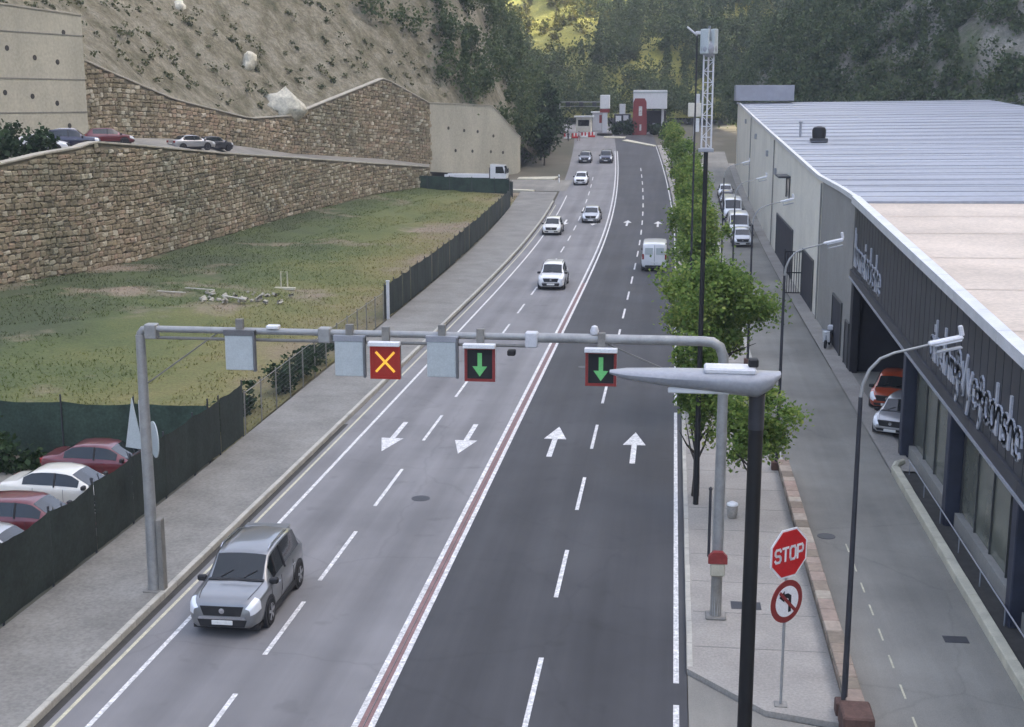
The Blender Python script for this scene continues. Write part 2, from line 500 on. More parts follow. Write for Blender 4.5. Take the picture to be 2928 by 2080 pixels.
# painted markings, each its own sheet 4 mm up
def mark(name, road, mat, x, y0, y1, wdt=.13, dz=.005):
    return strip(name, x - wdt/2, x + wdt/2, y0, y1, dz, mat, road, step=4.0)
mark('edge_line', road_l, M['line'], -13.5, 22, 175, .13)
mark('edge_line', road_l, M['line_y'], -14.32, 20, 165, .10)
mark('centre_line', road_l, M['line'], -7.37, 18, 232, .15)
mark('centre_strip', road_l, M['line_r'], -7.235, 18, 105, .10, .0045)
mark('centre_line', road_r, M['line'], -6.98, 18, 232, .15)
mark('centre_strip', road_r, M['line_r'], -7.10, 18, 105, .10, .0045)
mark('edge_line', road_r, M['line'], .03, 33.2, 62, .14)
mark('edge_line', road_r, M['line'], .03, 22, 32.0, .14)
mark('edge_line', road_r, M['line'], .03, 63.5, 240, .12)
for k in range(-1, 22):
    s = 30.2 + 8.32*k
    mark('lane_dash', road_r, M['line'], -3.45, s, s + 4.1, .13)
for (a, b_) in [(20.5, 24.0), (27.3, 31.3), (33.6, 37.3), (39.0, 43.6), (46.4, 51.2), (55.6, 60.2), (64.0, 68.0)] + [(72.5+8.6*k, 76.7+8.6*k) for k in range(15)]:
    mark('lane_dash', road_l, M['line'], -10.66, a, b_, .13)

def arrow(road, x, y, up):
    s = 1 if up else -1
    pts = [(-.11, -2.5), (.11, -2.5), (.11, .35), (.48, .35), (0, 2.5), (-.48, .35), (-.11, .35)]
    vs = [(x + sx(y) + p[0], y + s*p[1], zr(y + s*p[1]) + .006) for p in pts]
    f = (0,1,2,6), (2,3,4), (6,2,4), (5,6,4)
    if not up: f = tuple(t[::-1] for t in f)
    MB().add(vs, f).build('lane_arrow', M['line'], road)
for yy in (57.0, 149.0):
    arrow(road_l, -12.05, yy - .8, False); arrow(road_l, -8.85, yy - .8, False)
    arrow(road_r, -5.10, yy - .8, True); arrow(road_r, -1.70, yy - 1.4, True)

# manhole covers, sunk in the surface
def manhole(parent, x, y, z, r=.34, sq=None, name='manhole_cover'):
    m = MB()
    if sq: m.bbox(x-sq[0], x+sq[0], y-sq[1], y+sq[1], z+.002, z+.012, .004)
    else: m.lathe([(r, 0), (r, .008), (r*.94, .011), (r*.9, .008), (.02, .01)], 'z', (x, y, z+.002), 20)
    return m.build(name, M['dark'], parent)
manhole(road_l, -9.2, 47.5, .0); manhole(road_r, -4.9, 72, .0)

# right pavement (raised), cut short by the crossing at its near end
def right_pave():
    top = .14
    yend = 240
    m = MB(); vs = []; fs = []
    ys = [33.8] + [36+3*k for k in range(68)] + [yend]
    for i, y in enumerate(ys):
        e = .30
        xr = 3.98
        vs += [(e + sx(y), y, zr(y)+top), (xr + sx(y)*.6, y, zr(y)+top)]
        if i: fs.append((2*i-2, 2*i-1, 2*i+1, 2*i))
    m.add(vs, fs)
    # near end slants towards the kerb
    m.add([(.30, 33.8, top), (2.1, 31.7, top), (3.98, 31.2, top), (3.98, 33.8, top)], [(0,1,2,3)])
    m.add([(.30, 33.8, top), (.30, 33.8, -.02), (2.1, 31.7, -.02), (2.1, 31.7, top), (3.98, 31.2, -.02), (3.98, 31.2, top)], [(0,1,2,3),(3,2,4,5)])
    return m
pv = right_pave().build('pavement', M['pave']); pv["kind"] = 'structure'
cross = MB().add([(.32,18,.01),(3.98,18,.01),(3.98,31.1,.01),(2.12,31.62,.01),(.32,33.7,.01)], [(0,1,2,3,4)]).build('crossing_apron', M['asph_side']); cross["kind"] = 'structure'
# tile joints on the near pavement
for k in range(20):
    y = 35.2 + 2.4*k
    MB().box(.5, 3.9, y, y+.035, .141, .1445).build('paving_joint', M['pave_l'], pv)

def kerb_run(name, xf, w, h, y0, y1, mat, L=1.0, face=None, far=200):
    root = thing(name, None, None); root["kind"] = 'structure'
    y = y0; me = {}
    n = int((y1-y0)/L)
    for i in range(n):
        y = y0 + i*L
        ln = L if y < 110 else L
        s = sx(y)
        tilt = math.atan2(zr(y+L)-zr(y), L)
        key = 'a'
        if key not in me:
            me[key] = MB().bbox(0, w, .006, L-.006, -.12, h, .018).mesh('kerb_stone', mat)
        o = obj('kerb_stone', me[key], root)
        o.location = (xf + s + rnd.uniform(-.006,.006), y, zr(y) + rnd.uniform(-.006,.004)); o.rotation_euler = (tilt, 0, math.atan2(-(sx(y+L)-s), L))
    return root
kerb_run('kerb', .30, .16, .146, 33.9, 153.9, M['kerb'], 1.5)
kl = kerb_run('kerb', -14.92, .18, .20, 18, 168, M['kerb'], 1.0)
g1 = strip('gutter_kerb_shade', -14.74, -14.53, 18, 58, .004, M['gutter_kerb_shade'], step=4); g1["kind"] = 'structure'  # dark strip paints the kerb's shaded side along the road edge
g2 = strip('gutter_kerb_shade', -14.74, -14.60, 80, 168, .004, M['gutter_kerb_shade'], step=4); g2["kind"] = 'structure'
# left pavement
pl = strip('pavement', lambda y: -18.2 - (y-47)*.013 if y > 47 else -18.2, -14.92, -20, 178, .15, M['pave_l'], kind='structure')

# service road in front of the shed
sr = strip('service_road', 4.3, 8.36, -10, 232, .006, M['asph_side'], kind='structure', bend=False)
for k in range(9):
    y = 29.5 + 1.75*k
    mark('worn_dash', sr, M['line_y'], 5.55 + .0*k, y, y+.8, .05, .011)
manhole(sr, 7.5, 36.8, .007, sq=(.32, .22)); manhole(sr, 5.0, 45, .007, .3)
manhole(pv, 2.0, 38.2, .140, sq=(.42, .28))
strip('shed_footway', 8.36, 9.30, 53, 215, .09, M['pave'], kind='structure', bend=False)

# ------------------------------------------------------------------ hills
def hill_mat(name, stops, scale, bump=.8, bs=1.2, streak=(1,1,.35)):
    m, n, l, b = newmat(name)
    a = noise_node(n, l, scale, 8, .68, stretch=streak)
    r = ramp(n, l, a.outputs[0], stops)
    f = noise_node(n, l, 2.2, 5, .7); fr = ramp(n, l, f.outputs[0], [(.3, .66), (.7, 1.3)])
    o = mixc(n, l, r.outputs[0], fr.outputs[0], 1, 'MULTIPLY')
    l.new(o, b.inputs["Base Color"]); b.inputs["Roughness"].default_value = .95
    bn = noise_node(n, l, bs, 7, .7); bp = n.new("ShaderNodeBump"); bp.inputs["Strength"].default_value = bump; bp.inputs["Distance"].default_value = .6
    l.new(bn.outputs[0], bp.inputs["Height"]); l.new(bp.outputs[0], b.inputs["Normal"])
    return m
M['hill_l'] = hill_mat('netted_slope', [(.25, (.07,.07,.034)), (.40, (.15,.137,.078)), (.50, (.225,.202,.132)), (.60, (.30,.275,.20)), (.72, (.12,.125,.055)), (.9, (.21,.19,.12))], .42, 1.0, 1.6, (1,1,.6))
M['hill_r'] = hill_mat('cliff_rock', [(.30, (.05,.068,.03)), (.43, (.10,.12,.058)), (.50, (.19,.18,.135)), (.58, (.32,.30,.25)), (.68, (.12,.125,.085)), (.8, (.42,.40,.35))], .09, 1.0, .5, (1,1,.3))
M['hill_f'] = hill_mat('far_slope', [(.3, (.11,.125,.035)), (.5, (.24,.235,.05)), (.7, (.36,.33,.07)), (.85, (.40,.36,.18))], .06, .8, .4, (1,1,.5))

LW = [(-50.6,84,1.5,8.8), (-47.7,95,1.3,9.7), (-47.0,101,1.1,10.3), (-46.3,105,.9,10.55), (-46.5,108,.9,10.9), (-45.9,114,.7,10.5), (-44.3,132,1.1,9.1), (-42.3,148,1.7,8.0), (-37.9,168,2.6,6.45), (-33.0,181,2.9,5.35)]
UW = [(-63,105,8.6,12), (-58.2,116,9.6,14), (-55.9,120,10.1,17), (-54.4,124,10.3,17.9), (-54.0,128,10.5,17.0), (-51.7,139,10.1,14.3), (-47.7,151,8.8,12.2), (-45.4,159,7.8,12.4), (-38.4,178,6.3,17.1), (-34.1,187,5.2,13.8)]
LW = [sh(x, y, (b+t)/2) + (b, t) for (x, y, b, t) in LW]
UW = [sh(x, y, (b+t)/2) + (b, t) for (x, y, b, t) in UW]

def resample(pts, n):
    P = np.array(pts, float); d = np.r_[0, np.cumsum(np.hypot(np.diff(P[:,0]), np.diff(P[:,1])))]
    t = np.linspace(0, d[-1], n)
    return np.stack([np.interp(t, d, P[:,k]) for k in range(P.shape[1])], 1)

# left hill: (x, y, z at its foot, slope)
LF = [(-80,-160,8,.9), (-74,0,9,.9), (-66,90,11,.95), (-63.6,105,12.2,.95), (-58.8,116,14,.95), (-56.5,120,16.9,.9), (-55.0,124,17.7,.9), (-54.6,128,16.9,.9), (-52.3,139,14.2,1.0), (-48.3,151,12.1,1.05), (-46,159,12.3,1.05), (-39,178,17.0,1.0), (-34.7,187,13.7,1.2), (-27.5,198.5,13.2,1.5), (-24.2,204,8.5,1.9), (-22.6,215,5.5,2.0), (-23,240,7.0,2.1), (-25,275,9.5,2.0), (-34,310,11,1.6), (-60,350,13,1.2), (-120,400,16,1.0), (-200,470,20,.9)]
LF = [sh(x, y, min(z, 12)) + (z, s) for (x, y, z, s) in LF]
LP = resample(LF, 260)
tt = np.r_[np.linspace(0, 40, 50), np.linspace(43, 110, 24), np.linspace(118, 260, 18)]
def hillL(i, t):
    fx, fy, fz, sl = LP[i]
    x = fx - t; y = fy + .1*t
    z = fz + sl*np.minimum(t, 30) + .75*np.clip(t-30, 0, 22) + .12*np.maximum(t-52, 0)
    a = np.clip(t/6, 0, 1)
    z = z + a*(fbm(x*.11, y*.11, 5)*5.0 + fbm(x*.5+9, y*.5, 3)*1.5)
    return x, y, z
V = np.zeros((len(LP), len(tt), 3))
for i in range(len(LP)):
    V[i,:,0], V[i,:,1], V[i,:,2] = hillL(i, tt)
def gridF(a, b):
    I = np.arange(a*b).reshape(a, b)
    return np.stack([I[:-1,:-1].ravel(), I[1:,:-1].ravel(), I[1:,1:].ravel(), I[:-1,1:].ravel()], 1)
VL = V
tag(obj('hill', mesh_np('hill', V.reshape(-1,3), gridF(len(LP), len(tt)), M['hill_l'], True)), kind='structure')

# right mountain; ridge out of view raised to keep sun off the valley
RF = [(95,-260,2,1.7,540), (85,0,4,1.7,540), (78,120,8,1.65,540), (66,180,11,1.5,520), (54,208,12,1.3,420), (32,236,11,1.2,330), (16,256,10,1.1,270), (10,285,10,1.0,250), (16,315,11,.9,230), (40,350,12,.8,185), (90,400,14,.75,165), (160,470,16,.7,120)]
RP = resample(RF, 200)
tr = np.r_[np.linspace(0, 60, 60), np.linspace(63, 150, 26), np.linspace(158, 330, 20)]
V = np.zeros((len(RP), len(tr), 3))
for i in range(len(RP)):
    fx, fy, fz, sl, cap = RP[i]
    x = fx + tr*.93; y = fy + tr*(.30 if fy > 150 else .05)
    z = fz + sl*tr
    z = np.where(z > cap, cap + (z-cap)*.05, z)
    a = np.clip(tr/8, 0, 1)
    z = z + a*(fbm(x*.05, y*.05, 5)*16 + np.abs(fbm(x*.16+5, y*.16, 4))*11)
    V[i,:,0] = x + a*fbm(y*.1, z*.1, 3)*5; V[i,:,1] = y; V[i,:,2] = z
VR = V
tag(obj('mountain', mesh_np('mountain', V.reshape(-1,3), gridF(len(RP), len(tr))[:, ::-1], M['hill_r'], True)), kind='structure')

# far slope closing the valley
FF = [(-260,470,16), (-130,400,14), (-70,330,12), (-30,302,10.5), (10,298,10.5), (50,330,11), (110,400,13)]
FP = resample(FF, 110)
tf = np.r_[np.linspace(0, 160, 70), np.linspace(168, 480, 24)]
V = np.zeros((len(FP), len(tf), 3))
for i in range(len(FP)):
    fx, fy, fz = FP[i]
    x = fx + 0*tf; y = fy + tf
    z = fz + .30*tf + .0012*np.minimum(tf,160)**2 + .25*np.maximum(tf-160,0)
    a = np.clip(tf/20, 0, 1)
    z = z + a*(fbm(x*.035+3, y*.035, 5)*18 + np.abs(fbm(x*.1, y*.1+7, 4))*7)
    V[i,:,0] = x; V[i,:,1] = y; V[i,:,2] = z
VF = V
tag(obj('mountain', mesh_np('mountain', V.reshape(-1,3), gridF(len(FP), len(tf))[:, ::-1], M['hill_f'], True)), kind='structure')

# ------------------------------------------------------------------ foliage
def leaf_quads(C, S, r, flat=.0):
    """one quad per centre, random orientation; C (n,3) S (n,)"""
    n = len(C)
    a = r.normal(size=(n,3)); a[:,2] = np.abs(a[:,2]) + flat; a /= np.linalg.norm(a, axis=1)[:,None]
    b = np.cross(a, r.normal(size=(n,3))); b /= np.linalg.norm(b, axis=1)[:,None]
    c = np.cross(a, b)
    s = S[:,None]
    e = r.uniform(.55, 1.0, (n,1))
    P = np.stack([C + b*s, C + c*s*e + a*s*.15, C - b*s, C - c*s*e + a*s*.15], 1)
    return P.reshape(-1,3), np.arange(4*n).reshape(n,4)

def crown_points(r, c, rad, n, clumps, jit=.28, hollow=.35):
    """leaf centres clumped inside an ellipsoid"""
    d = r.normal(size=(clumps,3)); d /= np.linalg.norm(d, axis=1)[:,None]
    q = r.uniform(hollow, 1.0, clumps)**.6
    rough = 1 + .25*r.normal(size=clumps)
    K = d * (q*rough)[:,None] * np.array(rad)
    w_ = r.uniform(.4, 1.3, clumps); w_ /= w_.sum()
    k = r.choice(clumps, n, p=w_)
    sz = r.uniform(.6, 1.25, clumps)
    P = K[k] + r.normal(size=(n,3)) * (np.array(rad)*jit) * sz[k][:,None]
    return P + np.array(c)

def forest(name, pts, mat, per, label, seed, size=(2.2, 3.6), hfac=1.5, lsz=.55, conifer=.3):
    r = np.random.default_rng(seed)
    Cs = []; Ss = []
    T = MB()
    for (x, y, z) in pts:
        w_ = r.uniform(*size); h = w_*r.uniform(hfac*.7, hfac*1.35)
        if r.random() < conifer:
            hh = w_*3.2; n = per
            u = r.random(n)**.7
            rad = w_*.62*(1-u)**.8+.12; th = r.uniform(0, 6.283, n)
            Cs.append(np.stack([x + rad*np.cos(th)*r.uniform(.5,1,n), y + rad*np.sin(th)*r.uniform(.5,1,n), z + .6 + u*hh], 1))
        else:
            Cs.append(crown_points(r, (x, y, z + h*.85), (w_, w_, h), per, 9, .3))
        Ss.append(r.uniform(.55, 1.2, per)*lsz)
    P, F = leaf_quads(np.concatenate(Cs), np.concatenate(Ss), r)
    o = obj(name, mesh_np(name, P, F, mat))
    return tag(o, label, 'woodland', kind='stuff')

M['scrubl'] = leafmat('scrub_leaves', [(0, (.045,.06,.026)), (.4, (.085,.10,.044)), (.75, (.15,.15,.075)), (1, (.25,.23,.15))], .2)
r0 = np.random.default_rng(5)
pl_ = []
for _ in range(6500):
    i = int(r0.integers(0, len(LP))); t = r0.uniform(0, 1)**1.3*75
    fx, fy, fz, sl = LP[i]
    if fy < 166 or fy > 345: continue
    if fy < 191 and t < (191-fy)*.9 + 3: continue
    x, y, z = hillL(i, np.array([t]))
    if r0.random() < .62: pl_.append((x[0], y[0], z[0]-.5))
forest('woodland', pl_[:1000], M['forest'], 330, 'dark green trees covering the spur left of the road bend', 21, (1.5, 2.6), 1.2, .29, .08)
# scrub on the netted slope
sc = []
for _ in range(9000):
    i = int(r0.integers(60, len(LP))); t = r0.uniform(1, 60)
    fx, fy, fz, sl = LP[i]
    if fy < 60 or fy > 196: continue
    x, y, z = hillL(i, np.array([t]))
    if fbm(x*.07+40, y*.07, 3)[0] > -.12: sc.append((x[0], y[0], z[0]-.1))
forest('scrub', sc[:2600], M['scrubl'], 26, 'low dry bushes dotted over the brown netted slope', 22, (.22, .75), .75, .17, 0)["category"] = 'scrub'
pr_ = []
for _ in range(14000):
    i = int(r0.integers(40, len(RP))); j = int(r0.uniform(0, 1)**1.1*62)
    p = VR[i, j]
    if p[1] < 130: continue
    if fbm(p[0]*.045+p[2]*.02, p[1]*.045+80, 3) + r0.normal()*.05 - max(0, p[0]-48)*.0040 > -.17: pr_.append((p[0], p[1], p[2]-.6))
forest('woodland', pr_[:2700], M['forest'], 180, 'mixed trees and bushes growing between the cliffs on the right', 23, (1.3, 2.8), 1.1, .33, .08)
pf_ = []
for _ in range(9000):
    i = int(r0.integers(18, len(FP)-8)); j = int(r0.uniform(0, 1)*52)
    p = VF[i, j]
    if abs(p[0]+25) > 75: continue
    d = p[1] - 300
    pf_.append((p[0], p[1], p[2]-.5, j))
forest('woodland', [p[:3] for p in pf_ if p[3] < 17 or p[0] > -19 + r0.normal()*4][:1150], M['forest'], 260, 'dense dark wood behind the filling station', 24, (1.9, 3.2), 1.35, .36, .12)
forest('woodland', [p[:3] for p in pf_ if p[3] >= 17 and p[0] < -19][:240], M['forest_y'], 170, 'sunlit yellow-green trees high on the far slope', 25, (1.3, 2.6), .9, .42, .1)

# ------------------------------------------------------------------ field
FB = [(-18.4,51.6), (-18.8,67), (-19.0,86), (-19.5,118), (-20.2,162), (-20.6,176)]
def fence_x(y): return float(np.interp(y, [p[1] for p in FB], [p[0] for p in FB]))
lwx = lambda y: float(np.interp(y, [p[1] for p in LW], [p[0] for p in LW])) if y > LW[0][1] else LW[0][0] - (LW[0][1]-y)*.3
lwz = lambda y: float(np.interp(y, [p[1] for p in LW], [p[2] for p in LW])) if y > LW[0][1] else 1.5
ys = np.linspace(51.6, 177, 85); us = np.linspace(0, 1, 40)
V = np.zeros((len(ys), len(us), 3))
def field_z(u, y):
    a = zr(y) + .02; b = lwz(y)
    return a + (b-a)*(u**1.3) + fbm(u*9, y*.13, 4)*.7*math.sin(math.pi*min(1, u*1.0+.02))
for j, y in enumerate(ys):
    for i, u in enumerate(us):
        V[j,i] = (fence_x(y) + (lwx(y)-.3-fence_x(y))*u, y, field_z(u, y))
def field_colour(n, l):
    g = n.new("ShaderNodeNewGeometry"); sp = n.new("ShaderNodeSeparateXYZ"); l.new(g.outputs["Position"], sp.inputs[0])
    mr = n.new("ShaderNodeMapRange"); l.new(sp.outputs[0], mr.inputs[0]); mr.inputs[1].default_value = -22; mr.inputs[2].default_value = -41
    a = noise_node(n, l, .11, 6, .65)
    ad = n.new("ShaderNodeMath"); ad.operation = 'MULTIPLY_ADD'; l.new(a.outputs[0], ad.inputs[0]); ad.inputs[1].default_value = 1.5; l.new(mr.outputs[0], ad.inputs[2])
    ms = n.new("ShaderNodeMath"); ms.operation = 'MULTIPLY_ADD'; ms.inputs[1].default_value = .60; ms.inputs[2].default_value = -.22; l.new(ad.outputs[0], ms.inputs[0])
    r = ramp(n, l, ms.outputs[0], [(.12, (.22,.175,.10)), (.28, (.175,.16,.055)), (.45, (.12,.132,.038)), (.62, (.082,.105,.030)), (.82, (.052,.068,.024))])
    d = noise_node(n, l, .07, 5, .6); dr = ramp(n, l, d.outputs[0], [(.55, 0.), (.64, 1.)])
    return mixc(n, l, r.outputs[0], (.25,.20,.14), dr.outputs[0])
def field_mat(blade=False):
    m, n, l, b = newmat('rough_field')
    o = field_colour(n, l)
    if blade:
        g = n.new("ShaderNodeNewGeometry"); fr = ramp(n, l, g.outputs["Random Per Island"], [(0, 1.0), (.7, 1.35), (1, 1.9)])
    else:
        f = noise_node(n, l, 6, 4, .7); fr = ramp(n, l, f.outputs[0], [(.3, .68), (.7, 1.3)])
    o = mixc(n, l, o, fr.outputs[0], 1, 'MULTIPLY')
    l.new(o, b.inputs["Base Color"]); b.inputs["Roughness"].default_value = .95
    if not blade:
        bn = noise_node(n, l, 3, 6, .7); bp = n.new("ShaderNodeBump"); bp.inputs["Strength"].default_value = .8; bp.inputs["Distance"].default_value = .15
        l.new(bn.outputs[0], bp.inputs["Height"]); l.new(bp.outputs[0], b.inputs["Normal"])
    else:
        t = n.new("ShaderNodeBsdfTranslucent"); l.new(o, t.inputs[0]); mx = n.new("ShaderNodeMixShader"); mx.inputs[0].default_value = .45
        l.new(b.outputs[0], mx.inputs[1]); l.new(t.outputs[0], mx.inputs[2]); l.new(mx.outputs[0], n["Material Output"].inputs[0])
    return m
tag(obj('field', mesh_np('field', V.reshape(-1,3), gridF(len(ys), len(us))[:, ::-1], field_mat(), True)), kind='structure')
# grass tufts over the field
n = 60000
yy = 51.8 + 123*r0.random(n)**1.35; uu = r0.random(n)
dens = fbm(uu*8+3, yy*.12, 4)
k = dens > -.12
yy, uu = yy[k], uu[k]
xx = np.interp(yy, [p[1] for p in FB], [p[0] for p in FB]); xw = np.interp(yy, [p[1] for p in LW], [p[0] for p in LW]); xw = np.where(yy < LW[0][1], LW[0][0]-(LW[0][1]-yy)*.3, xw)
X = xx + (xw-.3-xx)*uu
zz = np.array([field_z(a, b_) for a, b_ in zip(uu, yy)])
h = r0.uniform(.05, .17, len(X)); th = r0.uniform(0, 6.28, len(X)); wd = r0.uniform(.02, .055, len(X))
lx = r0.normal(size=len(X))*.08; ly = r0.normal(size=len(X))*.08
P = np.stack([np.stack([X-np.cos(th)*wd, yy-np.sin(th)*wd, zz-.03], 1), np.stack([X+np.cos(th)*wd, yy+np.sin(th)*wd, zz-.03], 1), np.stack([X+lx, yy+ly, zz+h], 1)], 1)
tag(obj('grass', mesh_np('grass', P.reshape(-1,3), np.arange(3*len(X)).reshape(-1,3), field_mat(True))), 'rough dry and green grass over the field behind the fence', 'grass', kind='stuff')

# ------------------------------------------------------------------ stone walls
stone_variants = []
def make_stone(r):
    """unit stone: rough front face towards -Y, x and z from -.5 to .5"""
    def ring(y, s): 
        return [(a*s + r.uniform(-.10,.10), y + r.uniform(-.05,.05), b*s + r.uniform(-.10,.10)) for a, b in ((-.5,-.42),(.0,-.5),(.5,-.40),(.5,.12),(.42,.5),(-.05,.46),(-.5,.42),(-.52,0))]
    A = ring(.5, 1.0); B = ring(-.28, .97); C = ring(-.5, .62)
    vs = A + B + C
    fs = [(i, (i+1)%8, (i+1)%8+8, i+8) for i in range(8)] + [(i+8, (i+1)%8+8, (i+1)%8+16, i+16) for i in range(8)] + [tuple(range(16, 24))]
    return vs, fs
rs = random.Random(4)
VARS = [make_stone(rs) for _ in range(9)]
VMESH = []
for v, f in VARS:
    m = MB(); m.add(v, f); VMESH.append(m.mesh('stone', M['stone'], False))

def stone_wall(name, label, pts, thick=.6, sw=(.42, .95), sh=(.28, .50), n_parts=300, seed=1, mortar='mortar', cap=True, near=True):
    r = random.Random(seed)
    root = thing(name, label, 'retaining wall')
    # core
    m = MB()
    for i in range(len(pts)-1):
        (x0,y0,b0,t0), (x1,y1,b1,t1) = pts[i], pts[i+1]
        d = Vector((x1-x0, y1-y0, 0)).normalized(); nrm = Vector((d.y, -d.x, 0))
        o = -nrm*thick
        vs = [(x0,y0,b0-.6),(x1,y1,b1-.6),(x1,y1,t1),(x0,y0,t0)]
        vs += [(p[0]+o.x, p[1]+o.y, p[2]) for p in vs]
        m.add(vs, [(0,1,2,3),(7,6,5,4),(3,2,6,7),(0,4,5,1)] + ([(0,3,7,4)] if i == 0 else []) + ([(1,5,6,2)] if i == len(pts)-2 else []))
    m.build('wall_core', M[mortar], root)
    # courses of rubble
    stones = []
    P = np.array(pts); S = np.r_[0, np.cumsum(np.hypot(np.diff(P[:,0]), np.diff(P[:,1])))]
    at = lambda s: [float(np.interp(s, S, P[:,k])) for k in range(4)]
    hmax = float((P[:,3]-P[:,2]).max())
    z = 0.0
    while z < hmax:
        h = r.uniform(*sh); s = -r.uniform(0, .6)
        while s < S[-1]:
            w_ = r.uniform(*sw) * (1.25 if h > .5 else 1)
            c = s + w_/2
            if 0 < c < S[-1]:
                x, y, b, t = at(c)
                if b - .3 + z + h < t - .05:
                    stones.append((c, b - .3 + z + h/2 + r.uniform(-.05,.05), w_*.95, h*.95))
            s += w_
        z += h
    insts = []
    for (c, zc, w_, h) in stones:
        x, y, b, t = at(c)
        k = max(0, min(len(pts)-2, int(np.searchsorted(S, c))-1))
        d = Vector((P[k+1,0]-P[k,0], P[k+1,1]-P[k,1], 0)).normalized()
        ang = math.atan2(d.y, d.x)
        nrm = Vector((d.y, -d.x, 0))
        dp = r.uniform(.16, .30)
        Mx = Matrix.Translation(Vector((x, y, zc)) + nrm*(.03 + r.uniform(-.03,.05))) @ Matrix.Rotation(ang, 4, 'Z') @ Matrix.Rotation(r.uniform(-.09,.09), 4, 'Y') @ Matrix.Diagonal((w_, dp, h, 1))
        ps = Mx.translation; dist = math.hypot(ps.x, ps.y)
        seen = (ps.x+.35)/(ps.y-2.86) > -.535
        insts.append((0 if seen else 1, dist, Mx, r.randrange(9)))
    insts.sort(key=lambda q: (q[0], q[1]))
    for _, _, Mx, k in insts[:n_parts]:
        o = obj('stone', VMESH[k], root); o.matrix_local = Mx
    rest = insts[n_parts:]
    Vs = []; F8 = []; nb = 0; quads = []; caps = []
    mm = MB()
    for _, _, Mx, k in rest:
        v, f = VARS[k]
        mm.add([Mx @ Vector(p) for p in v], f)
    if rest:
        o = mm.build('stone_facing', M['stone'], root); o["kind"] = 'stuff'
    if cap:
        L = 1.6; s = 0
        while s < S[-1]-.05:
            e = min(S[-1], s+L)
            p0 = at(s); p1 = at(e)
            d = Vector((p1[0]-p0[0], p1[1]-p0[1], p1[3]-p0[3])); ln = d.length
            Mx = Matrix.Translation((p0[0], p0[1], p0[3])) @ d.to_track_quat('X', 'Z').to_matrix().to_4x4()
            MB().bbox(.01, ln-.01, -.16, thick+.05, 0, .16, .02, Mx).build('coping_stone', M['coping'], root)
            s = e
    return root
lower_wall = stone_wall('stone_wall', 'long rubble stone retaining wall directly behind the grassy field, pale coping', LW, seed=1)
upper_wall = stone_wall('stone_wall', 'upper rubble stone wall between the parked cars and the netted slope', UW, seed=2)
# vertical joint pipes on the upper wall
for (x, y, z0, z1) in [(-45.1, 158.9, 7.6, 13.6), (-41.2, 170.6, 6.6, 13.5)]:
    MB().tube([(x+.35, y-.12, z0), (x+.35, y-.12, z1)], .09, 8).build('drain_pipe', M['coping'], upper_wall)

# terrace between the walls
m = MB()
for i in range(len(LW)-1):
    a, b_, c, d = LW[i], LW[i+1], UW[i+1], UW[i]
    m.add([(a[0]-.5,a[1],a[3]-.35),(b_[0]-.5,b_[1],b_[3]-.35),(c[0]+.02,c[1],c[2]+.25),(d[0]+.02,d[1],d[2]+.25)], [(0,1,2,3)])
tr_ = m.build('terrace', M['asph_side']); tr_["kind"] = 'structure'

# concrete retaining walls with weep holes
def conc_wall(label, pts, thick, holes, joints, seed):
    root = thing('concrete_wall', label, 'retaining wall')
    r = random.Random(seed)
    m = MB()
    for i in range(len(pts)-1):
        (x0,y0,b0,t0), (x1,y1,b1,t1) = pts[i], pts[i+1]
        d = Vector((x1-x0, y1-y0, 0)).normalized(); o = -Vector((d.y, -d.x, 0))*thick
        vs = [(x0,y0,b0),(x1,y1,b1),(x1,y1,t1),(x0,y0,t0)]; vs += [(p[0]+o.x, p[1]+o.y, p[2]) for p in vs]
        m.add(vs, [(0,1,2,3),(7,6,5,4),(3,2,6,7),(0,4,5,1)] + ([(0,3,7,4)] if i == 0 else []) + ([(1,5,6,2)] if i == len(pts)-2 else []))
    m.build('wall_face', M['conc'], root)
    P = np.array(pts); S = np.r_[0, np.cumsum(np.hypot(np.diff(P[:,0]), np.diff(P[:,1])))]
    at = lambda s: [float(np.interp(s, S, P[:,k])) for k in range(4)]
    def frame(s, z):
        k = max(0, min(len(pts)-2, int(np.searchsorted(S, s))-1))
        d = Vector((P[k+1,0]-P[k,0], P[k+1,1]-P[k,1], 0)).normalized()
        x, y, b, t = at(s)
        return Matrix.Translation((x, y, z)) @ Matrix.Rotation(math.atan2(d.y, d.x), 4, 'Z')
    for (s, z) in holes:
        MB().lathe([(.24, .02), (.24, -.02), (.15, -.03), (.02, -.025)], 'y', (0,0,0), 10).build('weep_hole', M['gutter_kerb_shade'], root).matrix_local = frame(s, z)
    for z in joints:
        m = MB()
        for i in range(len(pts)-1):
            (x0,y0,b0,t0), (x1,y1,b1,t1) = pts[i], pts[i+1]
            d = Vector((x1-x0, y1-y0, 0)); L = d.length
            if z > min(t0, t1): continue
            Mx = Matrix.Translation((x0,y0,z)) @ Matrix.Rotation(math.atan2(d.y, d.x), 4, 'Z')
            m.box(.02, L-.02, -.035, .05, -.05, .05, Mx)
        if m.v: m.build('pour_joint', M['pave_l'], root)
    # coping band
    m = MB()
    for i in range(len(pts)-1):
        p0, p1 = pts[i], pts[i+1]
        d = Vector((p1[0]-p0[0], p1[1]-p0[1], p1[3]-p0[3]))
        Mx = Matrix.Translation((p0[0], p0[1], p0[3])) @ d.to_track_quat('X', 'Z').to_matrix().to_4x4()
        m.box(0, d.length, -.08, thick+.02, .0, .14, Mx)
    m.build('coping', M['coping'], root)
    return root
CW1 = [sh(x, y, (b+t)/2) + (b, t) for (x, y, b, t) in [(-66,92,8,21.5), (-56.6,112.5,9.5,22.2), (-53.7,122.4,10,21.8)]]
